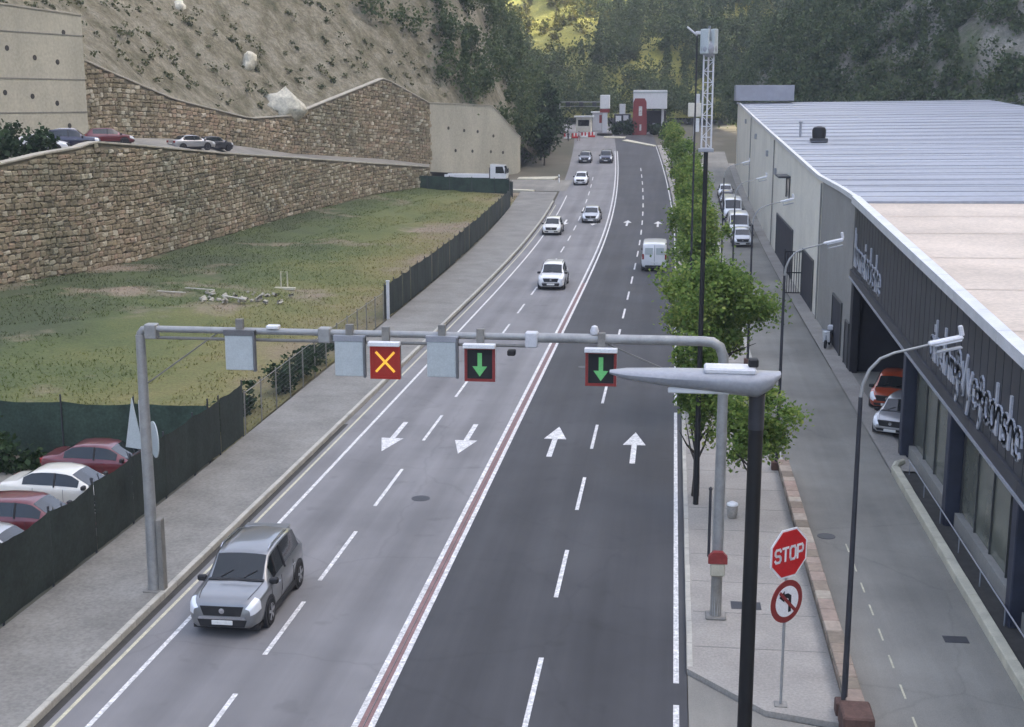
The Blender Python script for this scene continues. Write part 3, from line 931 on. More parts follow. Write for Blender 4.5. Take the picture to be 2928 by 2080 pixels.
conc_wall('tall pale concrete wall with weep holes at the left edge above the cars', CW1, 1.5,
    [(s, z) for s, z in [(25.0,18.6),(28.2,17.9),(31.0,17.6),(24.4,14.9),(27.6,14.6),(30.6,14.0),(22.5,12.2),(32.0,12.0),(32.0,20.2)]], [20.0, 16.1, 13.2], 3)
CW2 = [(-34.2,187.2,4.4,13.9), (-27.0,198,3.4,13.5), (-23.8,203.2,2.9,9.1), (-23.7,206,2.9,8.7)]
CW2 = [sh(x, y, (b+t)/2) + (b, t) for (x, y, b, t) in CW2]
conc_wall('pale concrete wall with a slanting top corner beside the road bend', CW2, .9,
    [(4.0,10.4),(7.4,10.0),(10.4,9.8),(14,9.1),(5.5,7.2),(9.2,7.0),(13.4,6.8),(16.2,6.6)], [], 4)
# pale rock outcrops on the slope
def rock(label, px, seed, s):
    r = np.random.default_rng(seed)
    u = np.linspace(0, math.pi, 9); v = np.linspace(0, 2*math.pi, 15)[:-1]
    Vv = []
    for a in u:
        for b_ in v:
            p = np.array([math.sin(a)*math.cos(b_)*s[0], math.sin(a)*math.sin(b_)*s[1], math.cos(a)*s[2]])
            p = p*(1 + fbm(p[0]*1.5+seed, p[1]*1.5+p[2]*1.3, 3)*1.5 + r.uniform(-.09,.09))
            Vv.append(p)
    nF = []
    for i in range(8):
        for j in range(14): nF.append((i*14+j, (i+1)*14+j, (i+1)*14+(j+1)%14, i*14+(j+1)%14))
    o = obj('rock_outcrop', mesh_np('rock_outcrop', Vv, nF, M['rock']), loc=px)
    o.rotation_euler = (0, .15, .2)
    return tag(o, label, 'rock')
M['rock'] = pmat('pale_rock', (.60, .57, .46), .9, var=.2, scale=.9, fine=.2, fscale=4, bump=.8, bscale=2)
rock('large pale rock outcrop just above the upper stone wall', (-46.7, 156.0, 13.5), 7, (2.3, 1.5, 1.55))
rock('smaller pale rock high on the netted slope', (-51.0, 156.9, 18.6), 8, (.9, 1.2, 1.2))
rock('tiny pale rock near the top of the netted slope', (-58.8, 155.5, 25.0), 9, (.7, 1.2, .8))

# ------------------------------------------------------------------ the long shed on the right
M['roof_seam'] = pmat('roof_membrane_lap', (.57, .475, .38), .9, var=.2, scale=.6)
FX = 9.30
def z_top(y): return float(np.interp(y, [10, 39.2, 50.8, 74.8, 91.4, 160.6, 206], [6.2, 7.4, 7.98, 9.15, 9.2, 11.9, 13.8]))
def z_fas(y): return float(np.interp(y, [10, 38.1, 56.5, 73.2], [2.7, 3.75, 4.4, 5.1]))
shed = thing('shopping_shed', 'long low shed with a dark lettered fascia and a ribbed metal roof', 'building', (0, 0, 0))
Y0, Y1, Y2, Y3 = 14.0, 73.0, 89.0, 210.0
# roofs
m = MB(); vs = []; fs = []
yl = np.linspace(Y0, Y1-1.0, 12)
for i, y in enumerate(yl):
    vs += [(FX-.12, y, z_top(y)), (47, y, z_top(y)+.25), (47, y, z_top(y)-.3), (FX-.12, y, z_top(y)-.2)]
    if i:
        a = 4*(i-1); b_ = 4*i
        fs += [(a, a+1, b_+1, b_), (a+2, a+3, b_+3, b_+2)]
m.add(vs, fs); m.build('gravel_roof', M['roof_near'], shed)
ys = np.arange(Y1-1.0, 205, 5.4)
for y in ys:
    y1 = y + 5.4; a, b_ = z_top(y), z_top(y1)
    MB().add([(FX-.1,y,a+.10),(46,y,a+.55),(46,y1+.12,b_+.53),(FX-.1,y1+.12,b_+.06),(FX-.1,y,a-.06),(46,y,a+.35)], [(0,1,2,3),(4,5,1,0)]).build('roof_sheet', M['roof_far'], shed)
    MB().box(FX, 46, y-.05, y+.04, 0, .025, Matrix.Translation((0,0,a+.11)) @ Matrix.Rotation(-math.atan2(.45, 36.8), 4, 'Y') @ Matrix.Translation((0,0,.12))).build('roof_seam', M['roof_lap'], shed)
# membrane laps on the near roof
for y in (22.5, 29, 35.5, 42, 48.5, 55, 61.5, 67):
    a = z_top(y)
    MB().add([(FX, y, a+.012), (46.5, y, a+.262), (46.5, y+.12, z_top(y+.12)+.262), (FX, y+.12, z_top(y+.12)+.012)], [(0,1,2,3)]).build('membrane_lap', M['roof_seam'], shed)
# metal edging along the eaves
m = MB()
def rail_seg(m, y, y1, x0, x1, dz0, dz1):
    a, b_ = z_top(y), z_top(y1)
    m.add([(x0,y,a+dz0),(x1,y,a+dz0),(x1,y1,b_+dz0),(x0,y1,b_+dz0),(x0,y,a+dz1),(x1,y,a+dz1),(x1,y1,b_+dz1),(x0,y1,b_+dz1)], [(0,3,2,1),(4,5,6,7),(0,1,5,4),(1,2,6,5),(2,3,7,6),(3,0,4,7)])
for y in np.arange(Y0, Y1, 3.0):
    m2 = MB(); rail_seg(m2, y, min(Y1, y+2.97), FX-.32, FX+.10, -.10, .26); m2.build('eaves_edging', M['edge'], shed)
for y in np.arange(Y1, Y3, 6.0):
    m2 = MB(); rail_seg(m2, y, min(Y3, y+5.96), FX-.16, FX+.10, -.05, .22); m2.build('eaves_edging', M['edge'], shed)
# far walls
def wall_quad(name, y0, y1, x, zt, zb, mat, thick=.3, step=6):
    m = MB(); n = max(1, int((y1-y0)/step)); vs = []; fs = []
    for i in range(n+1):
        y = y0 + (y1-y0)*i/n
        vs += [(x,y,zb(y)),(x,y,zt(y)),(x+thick,y,zt(y)),(x+thick,y,zb(y))]
        if i:
            a = 4*(i-1); b_ = 4*i
            fs += [(a+1, a, b_, b_+1), (a+3, a+2, b_+2, b_+3)]
    e = 4*n
    fs += [(0,1,2,3), (e+3,e+2,e+1,e)]
    m.add(vs, fs); return m.build(name, mat, shed)
wall_quad('rendered_wall', Y2, Y3, FX, lambda y: z_top(y)-.06, lambda y: zr(y)-.3, M['wall_b'])
wall_quad('rendered_wall', Y1, Y2-.01, FX-.04, lambda y: z_top(y)-.06, lambda y: zr(y)-.3, M['wall_g'])
MB().box(FX, 46, Y3-.3, Y3, 0, 13.5).build('end_wall', M['wall_b'], shed)
MB().bbox(8.6, 17.2, 203, 208, 14.2, 16.5, .05).build('roof_box', M['roof_lap'], shed)
# openings in the far wall
def opening(name, y0, y1, z0, z1, mat, frame=True, dx=.03):
    o = MB().box(FX-dx-.02, FX-.005, y0, y1, z0, z1).build(name, mat, shed)
    if frame:
        m = MB(); t = .10
        m.box(FX-dx-.07, FX-.02, y0-t, y0, z0, z1+t); m.box(FX-dx-.07, FX-.02, y1, y1+t, z0, z1+t); m.box(FX-dx-.07, FX-.02, y0, y1, z1, z1+t)
        m.build('door_frame', M['mull'], o)
    return o
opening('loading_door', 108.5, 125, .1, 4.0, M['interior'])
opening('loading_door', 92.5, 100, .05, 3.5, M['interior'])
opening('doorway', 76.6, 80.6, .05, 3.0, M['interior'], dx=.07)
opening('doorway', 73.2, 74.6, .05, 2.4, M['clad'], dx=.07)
opening('window', 113.2, 116.2, 6.2, 7.8, M['glass'])
MB().prism([(112.8, 8.1), (116.6, 8.1), (116.6, 7.95), (112.8, 7.95)], 'x', FX-1.0, FX-.03).build('window_canopy', M['dark'], shed)
for (y, z) in [(140, 8.6), (128, 7.4), (160, 9.8), (183, 11.2)]:
    MB().bbox(FX-.22, FX-.005, y, y+.9, z, z+.6, .03).build('wall_vent', M['greyp'], shed)
# down pipes on the rendered wall
for y in (89.2, 131, 171):
    MB().tube([(FX-.1, y, zr(y)+.1), (FX-.1, y, z_top(y)-.2)], .06, 8).build('down_pipe', M['wall_g'], shed)
# lettered fascia: panel by panel
MB().add([p for y in (Y0, Y1) for p in ((FX+.02,y,z_fas(y)+.1),(FX+.02,y,z_top(y)-.12),(FX+.25,y,z_top(y)-.12),(FX+.25,y,z_fas(y)+.1))],
         [(1,0,4,5),(2,1,5,6),(3,2,6,7),(0,3,7,4),(0,1,2,3),(7,6,5,4)]).build('fascia_backing', M['clad2'], shed)
pw = .92
for y in np.arange(Y0+.02, Y1-.5, pw):
    y1 = y + pw - .07; b0, b1, t0, t1 = z_fas(y)+.42, z_fas(y1)+.42, z_top(y)-.14, z_top(y1)-.14
    x0, x1 = FX-.13, FX+.015
    MB().add([(x0,y,b0),(x0,y1,b1),(x0,y1,t1),(x0,y,t0),(x1,y,b0),(x1,y1,b1),(x1,y1,t1),(x1,y,t0)], [(3,2,1,0),(4,5,6,7),(0,1,5,4),(1,2,6,5),(2,3,7,6),(3,0,4,7)]).build('cladding_panel', M['clad'], shed)
for k, (dz0, dz1, x0, mt) in enumerate([(.02, .40, FX-.22, 'clad'), (-.08, .015, FX-.27, 'edge')]):
    for y in np.arange(Y0, Y1-.1, 6.0):
        y1 = min(Y1, y+5.98); a, b_ = z_fas(y), z_fas(y1)
        MB().add([(x0,y,a+dz0),(x0,y1,b_+dz0),(x0,y1,b_+dz1),(x0,y,a+dz1),(FX+.3,y,a+dz0),(FX+.3,y1,b_+dz0),(FX+.3,y1,b_+dz1),(FX+.3,y,a+dz1)], [(3,2,1,0),(4,5,6,7),(0,1,5,4),(1,2,6,5),(2,3,7,6),(3,0,4,7)]).build('fascia_trim', M[mt] if mt != 'edge' else M['greyp'], shed)
# columns
for y in (23.0, 30.5, 38.0, 46.8, 55.6):
    MB().bbox(FX-.22, FX+.28, y-.27, y+.27, -.1, z_fas(y)+.03, .03).build('column', M['column'], shed)
MB().bbox(FX-.1, FX+.3, Y1-.9, Y1-.02, -.1, z_top(Y1)-.2, .03).build('column', M['clad2'], shed)
# glazed bays behind the columns
for (a, b_) in ((Y0, 22.7), (23.3, 30.2), (30.8, 37.7), (38.3, 46.5), (47.1, 55.3)):
    n = max(2, int(round((b_-a)/2.2))); d = (b_-a)/n
    for i in range(n):
        y0 = a + i*d; y1 = y0 + d
        zt = min(z_fas(y0), z_fas(y1)) - .08
        p = MB().box(FX+.33, FX+.37, y0+.04, y1-.04, .55, zt).build('glass_pane', M['shop'], shed)
        MB().box(FX+.27, FX+.40, y1-.035, y1+.035, .5, zt).build('mullion', M['mull'], p)
    MB().box(FX+.1, FX+.5, a, b_, -.1, .52).build('plinth', M['wall_g'], shed)
# garage opening: floor, back and ceiling
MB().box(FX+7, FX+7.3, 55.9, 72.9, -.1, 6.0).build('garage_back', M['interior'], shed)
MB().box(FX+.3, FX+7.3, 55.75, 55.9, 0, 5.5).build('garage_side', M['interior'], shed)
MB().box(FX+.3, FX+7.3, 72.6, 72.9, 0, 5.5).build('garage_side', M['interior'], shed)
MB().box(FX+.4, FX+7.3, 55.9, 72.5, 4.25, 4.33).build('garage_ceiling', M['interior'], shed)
fl = MB().add([(8.36,53.1,.02),(FX+7.2,53.1,.02),(FX+7.2,72.9,.02),(8.36,72.9,.02)], [(0,1,2,3)]).build('garage_floor', M['asph_side'], shed)
MB().box(FX+.4, 46.5, Y0, Y0+.3, -.1, 6.6).build('end_wall', M['wall_g'], shed)
MB().box(46.1, 46.5, Y0+.3, Y3-.3, -.1, 7).build('end_wall', M['wall_g'], shed)

# white letters standing on the fascia: rounded strokes
def glyph(m, strokes, y, z, s, x, wd=.085, d=.06):
    """strokes in a unit box (u towards the camera, v up); bars 'd' deep and proud of the cladding"""
    for st in strokes:
        for (u0, v0), (u1, v1) in zip(st[:-1], st[1:]):
            a = Vector((0, -u0*s, v0*s)); b_ = Vector((0, -u1*s, v1*s)); dv = b_ - a
            L = dv.length
            if L < 1e-4: continue
            t = dv/L; nn = Vector((0, -t.z, t.y))
            w_ = wd*s*.5; a = a - t*w_*.7; b_ = b_ + t*w_*.7
            q = [a + nn*w_, a - nn*w_, b_ - nn*w_, b_ + nn*w_]
            m.add([(x, y+p.y, z+p.z) for p in q] + [(x-d, y+p.y, z+p.z) for p in q], [(0,1,2,3),(7,6,5,4),(0,4,5,1),(1,5,6,2),(2,6,7,3),(3,7,4,0)])
def arc(cx, cy, rx, ry, a0, a1, n=9):
    return [(cx + rx*math.cos(R(a0 + (a1-a0)*i/n)), cy + ry*math.sin(R(a0 + (a1-a0)*i/n))) for i in range(n+1)]
TALL = [[(.15,0),(.15,1.75)]]
OO = [arc(.35,.42,.32,.42,0,360,14)]
EE = [[(.08,.45),(.66,.45)] , arc(.37,.42,.32,.42,0,310,12)]
NN = [[(.08,0),(.08,.85)], arc(.36,.5,.28,.34,180,0,8) + [(.64,0)]]
MMg = [[(.06,0),(.06,.85)], arc(.25,.55,.19,.28,180,0,6)+[(.44,0)], arc(.63,.55,.19,.28,180,0,6)+[(.82,0)]]
HH = [[(.08,0),(.08,1.5)], arc(.36,.5,.28,.34,180,0,8)+[(.64,0)]]
DD = [arc(.35,.42,.32,.42,0,360,14), [(.66,0),(.66,1.45)]]
SS = [arc(.35,.62,.26,.22,20,250,8)+arc(.35,.2,.28,.22,80,-160,8)]
YY = [[(.06,.85),(.36,.05)], [(.68,.85),(.2,-.55),(.02,-.6)]]
II = [[(.12,0),(.12,.85)], [(.12,1.12),(.12,1.26)]]
VVg = [[(.02,1.0),(.3,0),(.75,1.35)]]
FLR = [arc(.5,.9,.2,.26,0,360,8), arc(.15,.5,.26,.2,0,360,8), arc(.85,.5,.26,.2,0,360,8), [(.5,.6),(.5,-.2),(.35,-.45)]]
def sign_row(name, y, glyphs, s, up, part=shed, gap=.02, thick=.19):
    for (g, wdt, k) in glyphs:
        m = MB(); ss = s*k
        glyph(m, g, y, z_fas(y) + up, ss, FX-.135, thick)
        m.build('letter', M['letter'], part)
        y -= (wdt + gap)*ss
    return y
sign_row('upper', 72.0, [(TALL,.3,1.0),(HH,.75,1.0),(OO,.75,1.0),(MMg,.95,1.0),(EE,.75,1.0),(II,.3,1.15),(NN,.75,1.0),(DD,.75,1.05),(OO,.75,1.0),(SS,.7,1.0),(HH,.7,1.0),(EE,.75,.95)], 1.05, .80)
sign_row('lower', 51.0, [(OO,.75,.9),(II,.3,1.0),(HH,.75,1.0),(EE,.75,1.0),(II,.3,1.2),(NN,.75,1.0),(MMg,.9,.9),(FLR,1.0,1.05),(VVg,.8,1.0),(YY,.75,1.1),(EE,.75,1.0),(FLR,1.0,1.0),(OO,.75,1.05),(DD,.75,1.0),(NN,.75,1.0),(SS,.7,1.0),(HH,.7,1.0),(EE,.7,1.0)], .95, .90)

# roof furniture
def roof_cowl():
    t = thing('roof_vent', 'black cowl vent standing on the ribbed roof', 'vent', (12.5, 123, z_top(123)+.25))
    MB().bbox(-.75, .75, -.6, .6, -.1, .25, .04).build('base', M['dark'], t)
    MB().lathe([(.55,.2),(.6,.5),(.62,.95),(.5,1.2),(.15,1.32)], 'z', (0,0,0), 16).build('hood', M['black'], t, True)
roof_cowl()
t = thing('flue_pipe', 'thin metal flue beside the black roof vent', 'pipe', (11.6, 131, z_top(131)+.12))
MB().tube([(0,0,-.1),(0,0,1.3)], .12, 10).build('pipe', M['greyp'], t); MB().lathe([(.2,1.3),(.22,1.38),(.05,1.5)], 'z', (0,0,0), 10).build('cap', M['greyp'], t)

# cream kerb and rail in front of the glazed bays
kr = kerb_run('kerb', 8.36, .30, .28, 14, 53, M['cream'], 1.5)
MB().box(8.66, FX+.1, 14, 53, -.05, .03).build('channel', M['gutter_kerb_shade'])["kind"] = 'structure'
t = thing('hand_rail', 'thin metal rail running along the shed front above the cream kerb', 'railing', (9.0, 14, 0))
MB().tube([(0,0,.55),(0,39,.55)], .022, 8).build('top_rail', M['greyp'], t)
for k in range(14): MB().tube([(0,.1+3*k*.99,.0),(0,.1+3*k*.99,.55)], .02, 6).build('post', M['greyp'], t)
# curved kerb end
MB().tube([(8.5,53.1,.14),(8.7,53.8,.14),(9.0,54.2,.14)], [.15,.15,.12], 8).build('kerb_end', M['cream'], kr)

# ------------------------------------------------------------------ vehicles
def loft_car(L, W, stations, under=.22):
    """stations: list of (t, half-width factor, belt z, top z, top half-width factor); t from rear 0 to front 1"""
    sec = []
    for (t, wf, zb, zt, tf, zl) in stations:
        w_ = W/2*wf; wt = W/2*tf
        x = (t-.5)*L
        g = max(0.0, zt-zb)
        pts = [(0, zl), (w_*.80, zl), (w_*.955, zl+.09), (w_*.995, zl+(zb-zl)*.42), (w_, zl+(zb-zl)*.66), (w_*.985, zb-.05), (w_*.945, zb),
               (w_*.945+(wt-w_*.945)*.12, zb+g*.10), (w_*.945+(wt-w_*.945)*.55, zb+g*.52), (wt+.015, zb+g*.88), (wt*.93, zb+g*.965), (wt*.55, zt), (0, zt+.012)]
        sec.append((x, pts))
    return sec

def car_mesh(sec):
    n = len(sec[0][1]); vs = []; full = 2*n-2
    for x, pts in sec:
        ring = [(x, p[0], p[1]) for p in pts] + [(x, -p[0], p[1]) for p in pts[-2:0:-1]]
        vs += ring
    fs = []
    for i in range(len(sec)-1):
        for k in range(full):
            fs.append((i*full+k, (i+1)*full+k, (i+1)*full+(k+1)%full, i*full+(k+1)%full))
    fs.append(tuple(range(full))); fs.append(tuple((len(sec)-1)*full+k for k in range(full))[::-1])
    return vs, fs, full

def panel_from(sec, i0, i1, k0, k1, off, mirror=False):
    """patch of the body surface lifted by off, as a shallow shell"""
    m = MB(); vs = []; fs = []
    idx = {}
    for i in range(i0, i1+1):
        x, pts = sec[i]
        for k in range(k0, k1+1):
            y, z = pts[k]; s = -1 if mirror else 1
            idx[(i,k)] = len(vs); vs.append(Vector((x, y*s, z)))
    for i in range(i0, i1):
        for k in range(k0, k1):
            q = (idx[(i,k)], idx[(i+1,k)], idx[(i+1,k+1)], idx[(i,k+1)])
            fs.append(q[::-1] if mirror else q)
    # vertex normals
    nr = [Vector() for _ in vs]
    for f in fs:
        a, b_, c, d = (vs[j] for j in f)
        nn = (c-a).cross(d-b_)
        if nn.length > 1e-9:
            nn.normalize()
            for j in f: nr[j] += nn
    c0 = Vector((sum(v.x for v in vs)/len(vs), 0, .8))
    out = []
    for v, nn in zip(vs, nr):
        if nn.length > 1e-9: nn = nn.normalized()
        if nn.dot(v - c0) < 0: nn = -nn
        out.append(v + nn*off)
    m.add(out, fs)
    return m

def make_wheel(parent, x, y, r, wd, side, lod):
    t = MB().lathe([(r*.62, -wd/2), (r*.95, -wd/2), (r, -wd*.36), (r, wd*.36), (r*.95, wd/2), (r*.62, wd/2)], 'y', (0,0,0), 22 if lod else 14).build('wheel', M['tyre'], parent, True)
    t.location = (x, y, r)
    m = MB(); s = side
    m.lathe([(r*.64, s*(wd*.5-.03)), (r*.64, s*(wd*.5+.004)), (r*.57, s*(wd*.5-.012)), (.02, s*(wd*.5-.02))] if s > 0 else [(.02, s*(wd*.5-.02)), (r*.57, s*(wd*.5-.012)), (r*.64, s*(wd*.5+.004)), (r*.64, s*(wd*.5-.03))], 'y', (0,0,0), 18)
    if lod:
        for k in range(5):
            a = 2*math.pi*k/5 + .3
            Mx = Matrix.Rotation(-a, 4, 'Y')
            m.box(.03, r*.6, s*(wd*.5-.02) if s>0 else s*(wd*.5+.012), s*(wd*.5+.012) if s>0 else s*(wd*.5-.02), -.035, .035, Mx)
    m.build('rim', M['rim'], t)
    return t

CARS = {}
def suv_spec():
    return dict(L=4.45, W=1.84, wb=2.66, wr=.345, st=[
        (.000,.74,.86,.92,.60,.50),(.012,.86,.98,1.02,.68,.38),(.035,.925,1.02,1.14,.70,.30),(.075,.955,1.03,1.36,.69,.26),(.115,.97,1.03,1.55,.70,.25),(.16,.98,1.02,1.60,.715,.24),
        (.30,.995,1.00,1.635,.735,.22),(.45,1.0,.985,1.64,.74,.22),(.56,1.0,.975,1.60,.735,.22),(.605,1.0,.97,1.545,.725,.22),(.66,1.0,.965,1.33,.74,.22),(.725,.995,.965,1.07,.77,.22),
        (.735,.995,.962,1.045,.78,.22),(.80,.99,.945,1.025,.76,.22),(.87,.98,.93,1.01,.74,.22),(.925,.96,.905,.985,.70,.23),(.962,.925,.87,.945,.66,.24),(.985,.87,.82,.885,.62,.26),(1.0,.77,.74,.79,.56,.32)],
        glass=dict(ws=(9,11), rw=(2,4), sw=(4,10)), rails=True)
def hatch_spec():
    return dict(L=4.05, W=1.76, wb=2.52, wr=.31, st=[
        (.000,.72,.80,.86,.58,.46),(.015,.86,.92,.97,.66,.34),(.045,.93,.95,1.12,.66,.27),(.10,.96,.955,1.33,.66,.24),(.15,.975,.95,1.42,.68,.22),
        (.30,.995,.93,1.465,.70,.20),(.45,1.0,.92,1.47,.705,.20),(.545,1.0,.915,1.43,.70,.20),(.59,1.0,.91,1.37,.69,.20),(.66,1.0,.90,1.17,.72,.20),(.745,.995,.895,.97,.76,.20),
        (.755,.995,.893,.955,.76,.20),(.83,.985,.865,.92,.74,.20),(.90,.955,.81,.87,.68,.20),(.95,.90,.73,.79,.60,.21),(.982,.81,.65,.69,.54,.23),(1.0,.68,.55,.58,.46,.29)],
        glass=dict(ws=(8,10), rw=(2,4), sw=(4,9)), rails=False)
def sedan_spec():
    return dict(L=4.60, W=1.80, wb=2.70, wr=.32, st=[
        (.000,.72,.78,.82,.60,.46),(.015,.86,.92,.96,.72,.34),(.05,.94,.965,1.01,.76,.27),(.12,.965,.965,1.04,.76,.24),(.15,.97,.96,1.06,.76,.22),(.21,.98,.95,1.23,.70,.21),(.28,.99,.94,1.40,.69,.20),
        (.36,1.0,.93,1.445,.70,.20),(.47,1.0,.92,1.45,.705,.20),(.56,1.0,.91,1.40,.70,.20),(.60,1.0,.905,1.34,.69,.20),(.66,1.0,.90,1.16,.72,.20),(.735,.995,.895,.96,.76,.20),
        (.745,.995,.893,.95,.76,.20),(.83,.985,.865,.915,.74,.20),(.90,.955,.81,.86,.68,.20),(.95,.90,.73,.78,.60,.21),(.982,.81,.65,.69,.54,.23),(1.0,.68,.55,.58,.46,.29)],
        glass=dict(ws=(10,12), rw=(4,6), sw=(5,11)), rails=False)
def van_spec():
    return dict(L=5.0, W=1.95, wb=3.0, wr=.34, st=[
        (.000,.93,1.0,1.98,.82,.42),(.006,.965,1.05,2.04,.86,.34),(.02,.985,1.08,2.08,.88,.28),(.08,.995,1.08,2.10,.89,.24),(.20,1.0,1.08,2.11,.895,.22),
        (.45,1.0,1.08,2.11,.895,.22),(.62,1.0,1.08,2.10,.89,.22),(.69,1.0,1.08,2.05,.87,.22),(.72,1.0,1.08,1.98,.86,.22),(.79,1.0,1.08,1.58,.84,.22),(.86,.995,1.07,1.20,.83,.22),
        (.868,.995,1.065,1.17,.82,.22),(.91,.975,1.02,1.11,.78,.22),(.95,.94,.94,1.02,.72,.22),(.98,.87,.84,.90,.64,.23),(1.0,.74,.70,.74,.54,.28)],
        glass=dict(ws=(8,10), rw=None, sw=(7,9)), rails=False, van=True)
SPECS = dict(suv=suv_spec(), hatch=hatch_spec(), sedan=sedan_spec(), van=van_spec())

def car(kind, label, loc, heading, paintm, group=None, lod=True, name=None, cat='car', dark_top=None):
    """heading: angle of the nose, radians from +X"""
    S = SPECS[kind]; L, W = S['L'], S['W']
    t = thing(name or {'suv':'parked_car','hatch':'car','sedan':'car','van':'van'}[kind], label, cat, loc, heading, group)
    sec = loft_car(L, W, S['st'])
    vs, fs, full = car_mesh(sec)
    mb = MB(); mb.add(vs, fs)
    body = mb.build('body', paintm, t, True)
    g = S['glass']; T0 = 8 if S.get('van') else 7
    a, b_ = g['ws']
    for nm, rng_ in (('windscreen', g['ws']), ('rear_window', g['rw'])):
        if rng_ is None: continue
        i0, i1 = rng_
        mm = panel_from(sec, i0, i1, 10, 12, .008); m2 = panel_from(sec, i0, i1, 10, 12, .008, True)
        mm.add(m2.v, m2.f); mm.build(nm, M['glass'], t, True)
    i0, i1 = g['sw']
    mid = (i0+i1)//2
    for mir in (False, True):
        for (p, q) in ((i0, mid), (mid, i1)):
            if q > p: panel_from(sec, p, q, 7, 9, .008, mir).build('side_window', M['glass'], t, True)
    # pillar between the side windows
    for s in (-1, 1):
        x, pts = sec[mid]
        MB().tube([(x, s*(pts[6][0]+.004), pts[6][1]), (x, s*(pts[8][0]+.010), pts[8][1]), (x, s*(pts[9][0]+.008), pts[9][1])], .035, 6).build('door_pillar', M['trim'], t)
        # mirrors
        k = g['ws'][1]
        x, pts = sec[k]
        MB().bbox(x-.16, x-.02, min(s*(W/2-.10), s*(W/2+.12)), max(s*(W/2-.10), s*(W/2+.12)), pts[6][1]-.01, pts[6][1]+.14, .03).build('mirror', M['trim'] if dark_top is None else dark_top, t)
        # sill
        MB().box(-L*.28, L*.28, min(s*(W/2*.93), s*(W/2*1.0)), max(s*(W/2*.93), s*(W/2*1.0)), .20, .34).build('sill', M['trim'], t)
    if lod:
        # shut lines, cowl and wipers
        k = g['ws'][1]; xc, pc = sec[k]
        MB().bbox(xc-.02, xc+.10, -pc[9][0]*.98, pc[9][0]*.98, pc[12][1]-.035, pc[12][1]-.004, .008).build('cowl', M['trim'], t)
        for sy in (-.42, .18):
            x2, p2 = sec[k-1]; f = .55
            MB().tube([(xc-.0, sy, pc[12][1]+.02), (xc+(x2-xc)*f, sy+.30, pc[12][1]+(p2[12][1]-pc[12][1])*f+.025)], .011, 5).build('wiper', M['black'], t)
        for s in (-1, 1):
            for xx in (-L*.20, L*.045, L*.235):
                i = min(range(len(sec)), key=lambda q_: abs(sec[q_][0]-xx)); pp = sec[i][1]
                MB().tube([(xx, s*(pp[2][0]+.004), pp[2][1]+.05), (xx, s*(pp[3][0]+.003), pp[3][1]), (xx, s*(pp[4][0]+.003), pp[4][1]), (xx, s*(pp[5][0]+.003), pp[5][1])], .008, 4).build('door_seam', M['trim'], t)
            pts_ = [(sec[i][0], s*sec[i][1][9][0]*.97, sec[i][1][9][1]+.012) for i in range(k+1, len(sec)-2)]
            MB().tube(pts_, .007, 4).build('bonnet_seam', M['trim'], t)
    # wheels and arches
    for sxx in (-1, 1):
        for s in (-1, 1):
            wx = sxx*S['wb']/2 + .02*L*(-1)
            MB().lathe([(S['wr']+.075, s*(W/2-.16)), (S['wr']+.075, s*(W/2+.004)), (S['wr']+.02, s*(W/2+.008)), (S['wr']*.6, s*(W/2-.02))], 'y', (wx, 0, S['wr']+.01), 22).build('wheel_arch', M['trim'], t)
            make_wheel(t, wx, s*(W/2-.085), S['wr'], .215, s, lod)
    # front face
    zb = S['st'][-4][2]; xf = L/2
    zg = zb*.80
    MB().prism([(-.46, zg-.15), (.46, zg-.15), (.54, zg+.09), (-.54, zg+.09)], 'x', xf-.16, xf+.012).build('grille', M['trim'], t)
    MB().lathe([(.07, xf+.013), (.07, xf+.028), (.02, xf+.032)], 'x', (0, 0, zg-.02), 14).build('badge', M['chrome'], t)
    MB().box(xf-.10, xf+.018, -.58, .58, zg-.235, zg-.175).build('bumper_strip', M['chrome'] if kind == 'suv' else paintm, t)
    MB().prism([(-.55, .30), (.55, .30), (.62, zg-.245), (-.62, zg-.245)], 'x', xf-.2, xf+.008).build('air_intake', M['trim'], t)
    MB().bbox(xf-.02, xf+.03, -.26, .26, zg-.37, zg-.26, .008).build('number_plate', M['plate'], t)
    for s in (-1, 1):
        hy = W/2*.69
        Mx = Matrix.Translation((xf-.115, s*hy, zb-.07)) @ Matrix.Rotation(s*-.62, 4, 'Z') @ Matrix.Rotation(.32, 4, 'Y')
        ns = len(sec); panel_from(sec, ns-4, ns-1, 4, 8, .008, s < 0).build('headlight', M['lamp'], t, True)
        Mx = Matrix.Translation((xf-.09, s*W/2*.70, .43)) @ Matrix.Rotation(s*-.55, 4, 'Z')
        MB().lathe([(.055,.0),(.055,.035),(.02,.04)], 'x', (0,0,0), 10).build('fog_light', M['lamp'], t).matrix_local = Mx
    # rear
    xr = -L/2
    zt = 1.0 if kind != 'van' else 1.15
    for s in (-1, 1):
        yy = W/2*(.70 if kind != 'van' else .88)
        MB().bbox(xr-.012, xr+.14, min(s*(yy-.17 if kind != 'van' else yy-.1), s*(yy+.14 if kind != 'van' else yy+.06)), max(s*(yy-.17 if kind != 'van' else yy-.1), s*(yy+.14 if kind != 'van' else yy+.06)), zt-.28, zt-(.05 if kind != 'van' else -.15), .03).build('tail_light', M['tail'], t, True)
    MB().bbox(xr-.03, xr+.05, -.26, .26, .62, .73, .006).build('number_plate', M['plate'], t)
    MB().box(xr-.02, xr+.3, -W/2*.7, W/2*.7, .32, .46).build('rear_bumper', M['trim'], t)
    if kind == 'van':
        MB().box(xr-.008, xr+.02, -.012, .012, .5, 1.95).build('door_seam', M['trim'], t)
        for s in (-1, 1): MB().bbox(xr-.02, xr+.01, min(s*.12, s*.72), max(s*.12, s*.72), 1.25, 1.75, .02).build('rear_window', M['panelw'], t)
    MB().box(-L*.44, L*.43, -W*.455, W*.455, .13, .26).build('underbody', M['trim'], t)
